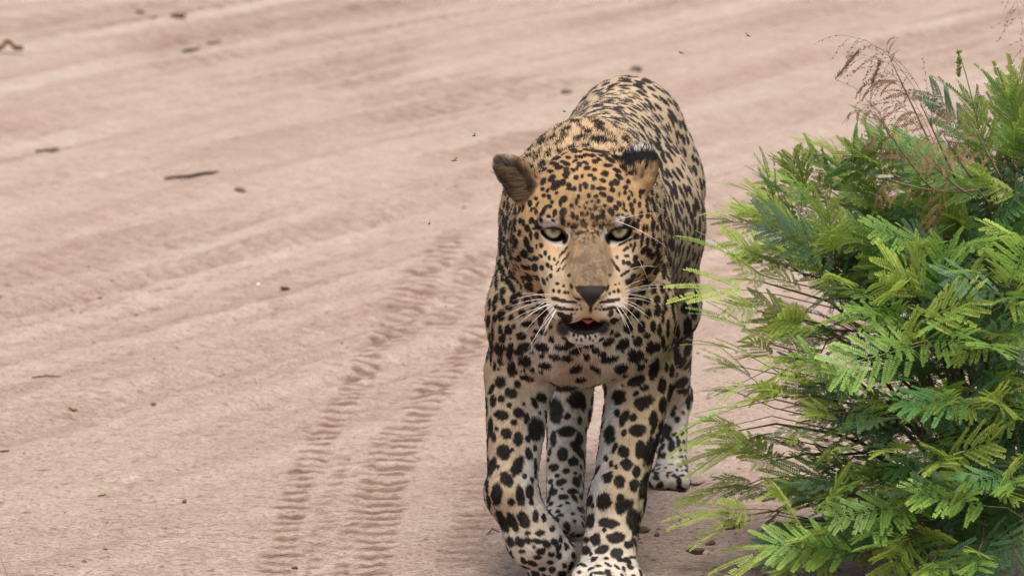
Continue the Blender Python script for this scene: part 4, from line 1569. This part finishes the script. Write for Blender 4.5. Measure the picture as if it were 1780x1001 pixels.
for i in range(16):                 # the far and outer side of the bush
    a_ = random.uniform(0, 2 * math.pi)
    rr_ = random.uniform(0.25, 0.62)
    tips.append(np.array([1.05 + rr_ * 0.8 * math.cos(a_), 0.62 + rr_ * math.sin(a_) * 0.8, random.uniform(0.15, 0.58)]))
SR = random.Random(3)
stem_b = Build()
leaves = []      # (pos, dir, normal, scale, kind)


def bez(a_, m, c, t):
    return (1 - t) ** 2 * a_ + 2 * t * (1 - t) * m + t * t * c


def add_leaf(p, d, depth, tip_t, k=1.0, kind=None):
    up = nrm(np.array([SR.gauss(0, 0.48), SR.gauss(-0.30, 0.45), 1.0]))
    d = nrm(d)
    up = nrm(up - d * (up @ d))
    if kind is None:
        r_ = SR.random()
        sx_, sy_ = to_px(np.array([p]))
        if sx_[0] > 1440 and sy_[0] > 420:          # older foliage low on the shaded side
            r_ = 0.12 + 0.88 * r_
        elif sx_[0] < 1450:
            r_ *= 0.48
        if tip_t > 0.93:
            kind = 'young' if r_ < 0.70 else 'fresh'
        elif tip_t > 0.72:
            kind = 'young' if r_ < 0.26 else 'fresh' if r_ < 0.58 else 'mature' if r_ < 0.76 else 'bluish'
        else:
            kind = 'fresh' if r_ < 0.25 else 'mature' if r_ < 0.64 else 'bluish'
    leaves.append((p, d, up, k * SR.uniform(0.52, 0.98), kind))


def twig(a_, m, c, r0, r1, first=0.35, step=0.040, out=None):
    n_ = 9
    ts = np.linspace(0, 1, n_)
    P = np.array([bez(a_, m, c, t) for t in ts])
    P[1:-1] += RNG.normal(0, 0.004, (n_ - 2, 3))
    V, F = tube(P, np.linspace(r0, r1, n_), 5)
    (out if out is not None else stem_b).add(V, F)
    ln = np.linalg.norm(np.diff(P, axis=0), axis=1).sum()
    t = first
    side = SR.choice((-1, 1))
    while t < 0.99:
        p = np.array([np.interp(t, ts, P[:, i]) for i in range(3)])
        tg = nrm(bez(a_, m, c, min(1, t + 0.05)) - bez(a_, m, c, max(0, t - 0.05)))
        sd_ = nrm(np.cross(tg, [0, 0, 1]) + 1e-6)
        side = -side
        d = tg * SR.uniform(0.45, 0.95) + sd_ * side * SR.uniform(0.5, 0.95) + np.array([0, 0, SR.uniform(-0.25, 0.40) + 0.6 * (p[0] < 0.50) * max(0.0, min(1.0, (p[2] - 0.30) / 0.2)) + 0.55 * max(0.0, p[2] - 0.48) / 0.3])
        add_leaf(p, d, 0, t * 0.92, 1.0)
        t += step / ln * SR.uniform(0.8, 1.2)
    tg = nrm(c - m)
    add_leaf(c, tg + np.array([0, 0, 0.10]), 0, 1.0, 0.95)
    add_leaf(c - tg * 0.012, tg + np.array([SR.gauss(0, .3), SR.gauss(0, .3), 0.35]), 0, 1.0, 0.8)


for c in tips:
    a_ = SH0 + np.array([SR.gauss(0, 0.035), SR.gauss(0, 0.035), 0.0])
    h_ = c[2]
    m = a_ * 0.45 + c * 0.55
    m[2] = max(h_ * 0.80 + 0.05, 0.06) if h_ > 0.12 else h_ * 0.6 + 0.10
    m[:2] = a_[:2] * 0.6 + c[:2] * 0.4
    inside = c[0] < 0.42
    twig(a_, m, c, 0.0052, 0.0013, 0.72 if inside else 0.50, 0.105 if inside else 0.105)
    for q in range(SR.choice((0, 1)) if inside else SR.choice((1, 2, 2))):
        t0 = SR.uniform(0.45, 0.8)
        p0 = bez(a_, m, c, t0)
        tg = nrm(bez(a_, m, c, t0 + 0.08) - p0)
        dv = nrm(tg + np.array([SR.gauss(0, .6), SR.gauss(0, .6), SR.gauss(0.1, .45)]))
        ln = SR.uniform(0.10, 0.19)
        e = p0 + dv * ln
        e[2] = max(e[2], 0.05)
        twig(p0, (p0 + e) / 2 + np.array([0, 0, 0.02]), e, 0.0018, 0.0009, 0.4, 0.070)

# long single feathers that reach out over the sand on the near side
PROTO['spray'] = [leaf_shape(lr, 0.045, 2, 0.100, 26, 0.0085, 0.0036, 0.20, 0.0, 0.35, *GREENS[k_], 24) for k_ in ('young', 'young', 'fresh')]
for v, (V, F, C) in enumerate(PROTO['spray']):
    o_ = mesh_obj('leaf', V, F, leaf_m, None, False)
    set_color(o_.data, 'tint', C)
    MESH['spray', v] = o_.data
    bpy.data.objects.remove(o_)
for x0, y0, x1, y1, Y in ((1285, 452, 1178, 384, -.12), (1300, 505, 1154, 485, -.12), (1305, 575, 1193, 512, -.10), (1315, 625, 1200, 560, -.06), (1310, 660, 1232, 590, .0),
                          (1295, 705, 1150, 735, -.16), (1290, 735, 1150, 768, -.16), (1300, 770, 1172, 800, -.14), (1300, 660, 1240, 690, -.1), (1280, 885, 1147, 886, -.16),
                          (1300, 905, 1180, 930, -.16), (1300, 690, 1215, 655, -.05), (1345, 345, 1328, 250, .22), (1395, 335, 1402, 258, .25), (1330, 350, 1256, 292, .2),
                          (1320, 370, 1220, 350, .18), (1480, 280, 1388, 214, .28), (1470, 300, 1440, 235, .28), (1300, 640, 1225, 625, -.02), (1360, 950, 1225, 985, -.2),
                          (1760, 210, 1725, 80, .28), (1775, 220, 1775, 92, .3), (1745, 210, 1680, 140, .28), (1730, 240, 1640, 95, .3), (1780, 260, 1745, 130, .26)):
    a_, c = at(x0, y0, Y + 0.03), at(x1, y1, Y)
    ln = np.linalg.norm(c - a_)
    d = nrm(c - a_)
    a0 = a_ - d * 0.05
    stem_b.add(*tube([a0 + np.array([0.10, 0.05, -0.03]), a0, a_ + d * 0.01], [0.0012, 0.001, 0.0006], 4))
    up = nrm(np.array([SR.gauss(0, 0.25), SR.gauss(-0.35, 0.2), 1.0]))
    up = nrm(up - d * (up @ d))
    leaves.append((a_, d, up, ln / 0.135, 'spray'))

# bright young fans turned to the light on the near face
for x0, y0, x1, y1, Y, k_ in ((1430, 480, 1350, 350, .05, 'young'), (1400, 470, 1300, 385, .05, 'young'), (1450, 420, 1410, 310, .15, 'young'), (1600, 520, 1500, 395, -.22, 'young'),
                              (1610, 520, 1565, 385, -.22, 'young'), (1630, 530, 1650, 410, -.22, 'fresh'), (1600, 560, 1745, 485, -.30, 'young'), (1600, 600, 1420, 640, -.34, 'fresh'),
                              (1480, 700, 1400, 600, -.22, 'fresh'), (1400, 930, 1320, 790, -.30, 'young'), (1440, 910, 1460, 790, -.30, 'young'), (1480, 960, 1300, 930, -.34, 'fresh'),
                              (1720, 280, 1690, 160, .15, 'young'), (1770, 340, 1650, 290, .05, 'young'), (1775, 250, 1740, 130, .2, 'young'), (1690, 700, 1560, 690, -.40, 'mature'),
                              (1720, 880, 1600, 850, -.44, 'fresh'), (1560, 880, 1460, 890, -.38, 'fresh'), (1780, 420, 1700, 380, -.1, 'young'), (1540, 300, 1440, 240, .2, 'young'), (1380, 400, 1290, 300, .15, 'young'), (1450, 330, 1390, 225, .25, 'young'),
                              (1350, 390, 1255, 345, .12, 'young'), (1330, 450, 1240, 400, .06, 'young'), (1500, 330, 1470, 230, .2, 'fresh'), (1780, 190, 1770, 95, .2, 'young')):
    a_, c = at(x0, y0, Y + 0.05), at(x1, y1, Y)
    ln = np.linalg.norm(c - a_)
    d = nrm(c - a_)
    up = nrm(np.array([SR.gauss(0, 0.25), SR.gauss(-0.75, 0.25), 0.85]))
    leaves.append((a_, d, nrm(up - d * (up @ d)), min(0.88, max(0.68, ln / 0.16)), k_))
    stem_b.add(*tube([a_ + np.array([0.07, 0.09, -0.04]), a_ + np.array([0.03, 0.04, -0.008]), a_], [0.0014, 0.0011, 0.0009], 4))

# dead sprays with curled brown leaves near the top and on the left
for px, py, Y, tx, ty, n_ in ((1640, 300, .1, 1552, 112, 5), (1660, 310, .02, 1600, 180, 5), (1620, 330, .0, 1520, 195, 5), (1690, 310, -.05, 1640, 235, 5), (1700, 330, -.1, 1545, 312, 5), (1690, 340, -.1, 1600, 265, 4), (1740, 310, -.05, 1690, 215, 3)):
    a_, c = at(px, py, Y), at(tx, ty, Y - 0.03)
    m = (a_ + c) / 2 + np.array([0.01, 0, -0.02])
    V, F = tube([bez(a_, m, c, t) for t in np.linspace(0, 1, 7)], np.linspace(0.0022, 0.001, 7), 5)
    stem_b.add(V, F)
    for k in range(n_):
        t = 0.45 + 0.55 * k / (n_ - 1)
        p = bez(a_, m, c, t)
        add_leaf(p, (c - a_) / np.linalg.norm(c - a_) + np.array([SR.gauss(-0.3, .5), SR.gauss(0, .4), SR.gauss(-0.15, .3)]), 0, 1, SR.uniform(0.55, 0.8), 'dry')

stem_o = mesh_obj('stem', np.array(stem_b.V) - SH0, stem_b.F, bark_m, shrub)


def leaf_matrix(p, d, up, k):
    y = np.cross(up, d)
    M = np.eye(4)
    M[:3, 0], M[:3, 1], M[:3, 2] = d * k, y * k, up * k
    M[:3, 3] = p
    return M


LP = np.array([l[0] + l[1] * 0.07 for l in leaves])
lx, ly = to_px(LP)
infr = (lx > 1120) & (lx < 1800) & (ly > 30) & (ly < 1020)
# those that show largest: in frame, nearest to the lens, or standing clear at the outline
score = LP[:, 1] + np.where(infr, 0, 10) - 0.25 * (lx < 1420)
rank = np.argsort(score)
single = set(rank[:298].tolist())
bulkV, bulkF, bulkC, nb_ = [], [], [], 0
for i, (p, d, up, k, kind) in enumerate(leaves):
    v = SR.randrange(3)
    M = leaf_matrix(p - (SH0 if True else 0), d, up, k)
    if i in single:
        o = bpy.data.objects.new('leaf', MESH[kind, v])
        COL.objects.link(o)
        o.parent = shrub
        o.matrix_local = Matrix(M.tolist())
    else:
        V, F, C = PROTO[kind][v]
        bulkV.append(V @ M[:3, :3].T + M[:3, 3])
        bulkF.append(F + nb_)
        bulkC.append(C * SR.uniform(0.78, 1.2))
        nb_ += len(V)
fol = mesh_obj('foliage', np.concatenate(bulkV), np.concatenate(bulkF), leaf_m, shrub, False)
set_color(fol.data, 'tint', np.concatenate(bulkC))
fol['kind'] = 'stuff'
print('LEAVES', len(leaves), 'bulk tris', 2 * sum(len(f) for f in bulkF))
# ------------------------------------------------------------------ seeding grasses in and behind the shrub
straw_m, nt, b = principled('straw', (0.24, 0.20, 0.12), 0.7, 0.2)
seed_m, nt, b = principled('seed', (0.17, 0.115, 0.095), 0.75, 0.2)
greenst_m, nt, b = principled('green_stem', (0.13, 0.18, 0.05), 0.6, 0.3)


def spikelet(bd, p, d, ln, w):
    d = nrm(d)
    a_ = nrm(np.cross(d, [0.3, 0.8, 0.2]))
    b_ = np.cross(d, a_)
    V = [p, p + d * ln * 0.5 + a_ * w, p + d * ln * 0.5 + b_ * w, p + d * ln * 0.5 - a_ * w, p + d * ln * 0.5 - b_ * w, p + d * ln]
    bd.add(V, [(0, 2, 1), (0, 3, 2), (0, 4, 3), (0, 1, 4), (5, 1, 2), (5, 2, 3), (5, 3, 4), (5, 4, 1)])


def panicle(parent, org, axis_pts, branches, rng, seed_len=0.0055, name='panicle', w=0.0011):
    bd = Build()
    for s0, e, sag in branches:
        s0, e = np.asarray(s0), np.asarray(e)
        m = (s0 + e) / 2 + np.array([0, 0, sag])
        P = [bez(s0, m, e, t) for t in np.linspace(0, 1, 6)]
        bd.add(*tube(np.array(P) - org, np.linspace(0.00035, 0.0002, 6), 3))
        L_ = np.linalg.norm(e - s0)
        t = 0.25
        while t <= 1.0:
            p = bez(s0, m, e, t)
            d = nrm(e - s0) + rng.normal(0, 0.45, 3)
            spikelet(bd, p - org, d, seed_len * rng.uniform(0.8, 1.3), w)
            t += 0.010 / L_ * rng.uniform(0.6, 1.5)
    return bd.build(name, seed_m, parent, False)


gr = np.random.default_rng(17)
G0 = np.array([0.80, 0.62, 0.0])
grass = empty('grass_plant', G0)
tag(grass, 'wispy dry grass with open brown seed heads arching above the shrub', 'grass')
for tip, mid in (((1470, 62), (1640, 170)), ((1500, 100), (1650, 250)), ((1540, 90), (1640, 260))):
    a_, m, c = G0 + gr.normal(0, 0.01, 3) * [1, 1, 0], at(mid[0] + 50, mid[1] - 90, .45), at(*tip, .40)
    P = np.array([bez(a_, m, c, t) for t in np.linspace(0, 1, 14)])
    V, F = tube(P - G0, np.linspace(0.0011, 0.0004, 14), 4)
    mesh_obj('stem', V, F, straw_m, grass)
    br = []
    for k in range(13):
        t = 0.66 + 0.34 * k / 12
        s0 = bez(a_, m, c, t)
        ln = (0.115 - 0.06 * (k / 12)) * gr.uniform(0.7, 1.2)
        d = nrm(np.array([-0.85 + gr.normal(0, 0.35), gr.normal(0, 0.5), -0.25 + gr.normal(0, 0.55)]))
        br.append((s0, s0 + d * ln, 0.012))
    panicle(grass, G0, P, br, gr)
# two dark furry spikes
for (x0, y0), (x1, y1) in (((1452, 138), (1492, 88)), ((1514, 148), (1530, 108))):
    s0, e = at(x0, y0, .40), at(x1, y1, .40)
    bd = Build()
    bd.add(*tube(np.array([s0, (s0 + e) / 2, e]) - G0, [0.0008, 0.0026, 0.0006], 6))
    for k in range(70):
        t = gr.random()
        spikelet(bd, s0 + (e - s0) * t - G0, nrm(e - s0) + gr.normal(0, 0.5, 3), 0.010, 0.0006)
    bd.build('seed_spike', seed_m, grass, False)
    P = np.array([bez(G0 + [0.01, 0, 0], at(x0 + 160, y0 + 30, .42), s0, t) for t in np.linspace(0, 1, 10)])
    mesh_obj('stem', *tube(P - G0, np.linspace(0.0010, 0.0004, 10), 4), straw_m, grass)

G1 = np.array([0.98, 1.55, 0.0])
grass2 = empty('grass_plant', G1)
tag(grass2, 'faint pale grass seed head standing farther back at the top right corner', 'grass')
tip = at(1762, -20, 1.5)
a_, m = G1, G1 + np.array([0.0, 0, 0.55])
P = np.array([bez(a_, m, tip, t) for t in np.linspace(0, 1, 12)])
mesh_obj('stem', *tube(P - G1, np.linspace(0.0012, 0.0004, 12), 4), straw_m, grass2)
br = []
for k in range(16):
    s0 = bez(a_, m, tip, 0.80 + 0.20 * k / 15)
    d = nrm(np.array([gr.normal(-0.2, 0.6), gr.normal(0, 0.4), -0.7 + gr.normal(0, 0.3)]))
    br.append((s0, s0 + d * 0.06 * gr.uniform(0.6, 1.2), 0.008))
panicle(grass2, G1, P, br, gr)

# a green flowering stalk rising out of the shrub
G2 = np.array([0.84, 0.42, 0.0])
stalk = empty('herb', G2)
tag(stalk, 'slender upright green herb with a small bud spike above the shrub top', 'herb')
c = at(1667, 92, .30)
P = np.array([bez(G2, at(1740, 300, .3), c, t) for t in np.linspace(0, 1, 14)])
mesh_obj('stem', *tube(P - G2, np.linspace(0.0022, 0.0009, 14), 5), greenst_m, stalk)
bd = Build()
for k in range(46):
    t = gr.random()
    spikelet(bd, c - np.array([0, 0, 0.042]) * (1 - t) - G2, np.array([gr.normal(0, 0.5), gr.normal(0, 0.5), 0.8]), 0.008, 0.0022)
bd.build('bud_spike', greenst_m, stalk, False)

# ------------------------------------------------------------------ litter on the sand
def lump(name, px, py, size, mat, label, cat, group=None, seed=1, flat=0.6, sink=0.25):
    """An irregular clod or stone lying at a photograph pixel on the ground."""
    g = on_ground(px, py)
    V, F = ball(1.0, 12, 8)
    V = np.array(V)
    d = 0.55 + 0.85 * vnoise(V * 1.5 + seed * 7.7, seed) + 0.45 * (vnoise(V * 3.2 + seed, seed + 1) - 0.5)
    V = V * d[:, None] * np.array(size) * 0.5
    o = mesh_obj(name, V, F, mat, None)
    z = ground_z(g[0], g[1])
    o.location = (g[0], g[1], z + size[2] * 0.5 * (1 - sink * 2) * 0.9)
    o.rotation_euler = (0, 0, seed * 1.7)
    tag(o, label, cat, group)
    return o


clod_m, nt, b = principled('clod', (0.11, 0.075, 0.055), 0.95, 0.1)
N, L = nt.nodes, nt.links
nz = N.new('ShaderNodeTexNoise')
nz.inputs['Scale'].default_value = 45
nz.inputs['Detail'].default_value = 5
rp = ramp(nz.outputs['Fac'], [(0.32, (0.060, 0.038, 0.030)), (0.68, (0.20, 0.135, 0.105))])
L.new(rp.outputs[0], b.inputs['Base Color'])
rock_m, nt, b = principled('rock', (0.2, 0.13, 0.11), 0.9, 0.15)
N, L = nt.nodes, nt.links
nz = N.new('ShaderNodeTexNoise')
nz.inputs['Scale'].default_value = 22
nz.inputs['Detail'].default_value = 7
rp = ramp(nz.outputs['Fac'], [(0.34, (0.085, 0.050, 0.045)), (0.52, (0.21, 0.135, 0.115)), (0.70, (0.34, 0.245, 0.21))])
L.new(rp.outputs[0], b.inputs['Base Color'])
bp = N.new('ShaderNodeBump')
bp.inputs['Distance'].default_value = 0.01
L.new(nz.outputs['Fac'], bp.inputs['Height'])
L.new(bp.outputs[0], b.inputs['Normal'])
white_m, nt, b = principled('white_stone', (0.72, 0.70, 0.68), 0.6, 0.3)
wood_m, nt, b = principled('dead_wood', (0.050, 0.032, 0.024), 0.85, 0.2)
N, L = nt.nodes, nt.links
nz = N.new('ShaderNodeTexNoise')
nz.inputs['Scale'].default_value = 120
rp = ramp(nz.outputs['Fac'], [(0.3, (0.025, 0.015, 0.012)), (0.7, (0.11, 0.070, 0.052))])
L.new(rp.outputs[0], b.inputs['Base Color'])
dleaf_m, nt, b = principled('dead_leaf', (0.15, 0.07, 0.018), 0.6, 0.3)

lump('rock', 1364, 572, (0.095, 0.09, 0.065), rock_m, 'rough purplish brown rock half hidden behind the shrub leaves', 'rock', None, 5, sink=0.1)
CL = 'dark clods of earth on the sand road'
lump('clod', 1106, 117, (0.030, 0.05, 0.013), clod_m, 'flat dark clod on the road just above the leopard\'s rump', 'clod', CL, 11)
lump('clod', 985, 154, (0.022, 0.03, 0.013), clod_m, 'small dark clod on the road up left of the leopard\'s rump', 'clod', CL, 12)
lump('clod', 1480, 104, (0.020, 0.03, 0.010), clod_m, 'small dark clod on the road behind the grass seed heads', 'clod', CL, 13)
lump('clod', 243, 29, (0.020, 0.03, 0.013), clod_m, 'left one of three dark clods in a row at the far top left', 'clod', CL, 14)
lump('clod', 269, 34, (0.022, 0.03, 0.012), clod_m, 'middle one of three dark clods in a row at the far top left', 'clod', CL, 15)
lump('clod', 309, 33, (0.032, 0.05, 0.014), clod_m, 'right and largest of three dark clods in a row at the far top left', 'clod', CL, 16)
lump('clod', 418, 327, (0.022, 0.03, 0.013), clod_m, 'small dark clod just right of the long straight stick', 'clod', CL, 17)
lump('clod', 1272, 920, (0.024, 0.03, 0.020), clod_m, 'round dark clod under the low shrub frond right of the hind paw', 'clod', CL, 18)
lump('clod', 1207, 960, (0.020, 0.035, 0.013), clod_m, 'flat dark clod right of the planted forepaw', 'clod', CL, 19)
lump('clod', 1236, 947, (0.012, 0.02, 0.009), clod_m, 'tiny dark clod between the flat clod and the shrub', 'clod', CL, 20)
lump('clod', 1121, 926, (0.013, 0.02, 0.011), clod_m, 'small dark clod beside the planted foreleg below the hind paw', 'clod', CL, 21)
lump('clod', 1141, 937, (0.009, 0.015, 0.008), clod_m, 'tiny brown clod just right of the planted foreleg', 'clod', CL, 22)
lump('clod', 267, 706, (0.0065, 0.012, 0.006), clod_m, 'tiny black clod on the smooth sand left of the tyre tracks', 'clod', CL, 23)
lump('clod', 321, 868, (0.0085, 0.012, 0.007), clod_m, 'tiny black clod on the sand nearest left of the tyre tracks', 'clod', CL, 24)
lump('clod', 513, 984, (0.006, 0.01, 0.005), clod_m, 'tiny black clod lying in the tyre track at the front edge', 'clod', CL, 25)
lump('pebble', 449, 484, (0.008, 0.011, 0.005), white_m, 'small white pebble on the pink sand', 'pebble', None, 31)


def stick(name, pix, rad, label, cat, mat=None, group=None, lift=0.0):
    P = []
    for x_, y_ in pix:
        g = on_ground(x_, y_)
        P.append([g[0], g[1], ground_z(g[0], g[1]) + rad * 0.8])
    P = np.array(P)
    P[len(P) // 2, 2] += lift
    ts = np.linspace(0, 1, 9)
    Q = np.stack([np.interp(ts, np.linspace(0, 1, len(P)), P[:, i]) for i in range(3)], 1)
    Q[1:-1] += RNG.normal(0, rad * 0.25, (7, 3))
    c = Q.mean(0)
    c[2] = Q[:, 2].min()
    rads = rad * np.array([0.55, 0.9, 1.0, 0.95, 1.05, 0.95, 0.9, 0.8, 0.45])
    o = mesh_obj(name, *tube(Q - c, rads, 7), mat or wood_m)
    o.location = tuple(c)
    tag(o, label, cat, group)
    return o


stick('stick', [(286, 316), (330, 309), (380, 299)], 0.0042, 'long straight dark stick lying on the sand at left', 'stick')
stick('stick', [(62, 262), (82, 259), (103, 255)], 0.0034, 'short dark twig on the sand near the left edge', 'stick')
stick('stick', [(318, 90), (333, 87), (348, 88)], 0.0042, 'grey twig lying far up the road, left of a thinner one', 'stick')
stick('stick', [(360, 80), (372, 77), (384, 73)], 0.0028, 'thin grey twig far up the road beside a thicker one', 'stick')
stick('stick', [(846, 936), (856, 930), (869, 932)], 0.0012, 'thin curved twig beside the lifted forepaw', 'twig', lift=0.006)
stick('stick', [(489, 494), (495, 499), (503, 500)], 0.0042, 'short curved dark pod on the sand left of the tyre tracks', 'pod')
stick('stick', [(55, 656), (80, 658), (105, 656)], 0.0016, 'thin flat twig half sunk in the sand at mid left', 'twig')
stick('stick', [(0, 787), (8, 787), (16, 786)], 0.0018, 'short black twig cut by the left edge', 'twig')
stick('stick', [(120, 709), (127, 710), (134, 709)], 0.0022, 'tiny black twig on the sand right of the sunken flat twig', 'twig')
stick('stick', [(170, 858), (177, 857), (184, 855)], 0.0012, 'tiny slanting twig on the sand at lower left', 'twig')
stick('stick', [(1165, 838), (1210, 846), (1245, 842)], 0.0022, 'thin dark twig lying behind the hind paw beneath the shrub', 'twig')

# curled dead leaf at the left edge
g = on_ground(14, 96)
z0 = ground_z(g[0], g[1])
V, F = [], []
for i in range(13):
    t = i / 12
    wd = 0.016 * math.sin(math.pi * (0.06 + 0.9 * t)) + 0.002
    zc = 0.010 + 0.020 * math.exp(-((t - 0.5) / 0.13) ** 2)
    for j in range(5):
        s = (j - 2) / 2
        V.append(((t - 0.5) * 0.085, s * wd, zc + 0.012 * s * s))
for i in range(12):
    for j in range(4):
        F.append((i * 5 + j, i * 5 + j + 1, (i + 1) * 5 + j + 1, (i + 1) * 5 + j))
o = mesh_obj('dead_leaf', V, F, dleaf_m)
o.location = (g[0], g[1], z0 - 0.004)
o.rotation_euler = (0, 0, 0.25)
sm = o.modifiers.new('thickness', 'SOLIDIFY')
sm.thickness = 0.002
tag(o, 'curled brown dead leaf on the sand at the far left edge', 'leaf')

# grass blade at the bottom left corner
g = on_ground(18, 1012)
P = np.array([[g[0], g[1], -0.005], [g[0] - 0.006, g[1], 0.02], [g[0] - 0.018, g[1] + 0.004, 0.045]])
o = mesh_obj('dry_grass', *tube(np.array([bez(P[0], P[1], P[2], t) for t in np.linspace(0, 1, 7)]) - P[0], np.linspace(0.0016, 0.0005, 7), 5), straw_m)
o.location = tuple(P[0])
tag(o, 'single pale dry grass blade in the bottom left corner', 'grass')

# grit: fine dark crumbs strewn over the road (nobody could count them)
rg = np.random.default_rng(23)
V, F = [], []
cnt = 0
while cnt < 1000:
    x_, y_ = rg.uniform(-1.1, 1.2), rg.uniform(-0.4, 6.0) ** 1.0
    w = vnoise(np.array([[x_ * 2.2, y_ * 1.1, 3.0]]), 77)[0]
    keep_p = 0.05 + 0.95 * smooth(0.50, 0.78, w) * (1.0 if x_ < -0.1 else 0.45)
    if x_ > 0.2 and y_ < 1.2:
        keep_p = 0.6
    if rg.random() > keep_p:
        continue
    r_ = rg.gamma(2.0, 0.0007) + 0.0006
    r_ = min(r_, 0.0052)
    z = hz.reshape(gshape)[np.clip(np.searchsorted(gxs, x_) - 1, 0, nx - 1), np.clip(np.searchsorted(gys, y_) - 1, 0, ny - 1)]
    b0 = len(V)
    st_ = np.array([rg.uniform(0.8, 1.7), rg.uniform(0.8, 1.8), rg.uniform(0.5, 0.9)]) * r_
    for q in ((1, 0, 0), (0, 1, 0), (-1, 0, 0), (0, -1, 0), (0, 0, 1), (0, 0, -1)):
        V.append(np.array([x_, y_, z + r_ * 0.2]) + np.array(q) * st_ * rg.uniform(0.7, 1.2))
    F += [(b0 + i, b0 + (i + 1) % 4, b0 + 4) for i in range(4)] + [(b0 + (i + 1) % 4, b0 + i, b0 + 5) for i in range(4)]
    cnt += 1
grit = mesh_obj('grit', V, F, clod_m, None, False)
tag(grit, 'fine dark crumbs of soil strewn over the pale sand', 'grit', None, 'stuff')

# ------------------------------------------------------------------ flies round the leopard
fly_m, nt, b = principled('fly', (0.015, 0.013, 0.013), 0.4, 0.5)
wing_m, nt, b = principled('wing', (0.30, 0.28, 0.27), 0.3, 0.5)


def make_fly():
    o = empty('fly', (0, 0, 0))
    V, F = ball(1.0, 8, 6)
    bd = Build()
    bd.add(np.array(V) * [0.0027, 0.0013, 0.0012], F)
    bd.add(np.array(V) * [0.0012, 0.0013, 0.0012] + [0.0042, 0, 0.0002], F)
    bd.build('body', fly_m, o)
    for s in (-1, 1):
        W = [(0.001, s * 0.001, 0.0012), (-0.001, s * 0.0035, 0.0022), (-0.005, s * 0.0045, 0.0022), (-0.0055, s * 0.002, 0.0016)]
        mesh_obj('wing', W + [(x_, y_, z - 0.0003) for x_, y_, z in W], [(0, 1, 2, 3), (7, 6, 5, 4), (0, 4, 5, 1), (1, 5, 6, 2), (2, 6, 7, 3), (3, 7, 4, 0)], wing_m, o, False)
    return o


fly0 = make_fly()
FLIES = [(1183, 92, 0.6, 'small dark fly in the air above the right side of the leopard\'s rump'), (980, 194, 0.5, 'small dark fly in the air left of the leopard\'s back'),
         (825, 236, 0.1, 'small dark fly in the air up left of the leopard\'s near ear'), (790, 279, 0.1, 'small dark fly farthest left of the leopard\'s ear'),
         (747, 388, 0.0, 'small dark fly in the air level with the leopard\'s eyes at left'), (1300, 62, 0.4, 'small dark fly in the air between leopard and grass seed heads')]
for i, (px, py, Y, lab) in enumerate(FLIES):
    if i == 0:
        o = fly0
    else:
        o = fly0.copy()
        COL.objects.link(o)
        for ch in list(fly0.children):
            c2 = ch.copy()
            COL.objects.link(c2)
            c2.parent = o
    o.location = tuple(at(px, py, Y))
    o.rotation_euler = (0.3 * i, 0.2, 1.1 * i)
    tag(o, lab, 'fly', 'flies buzzing round the leopard')
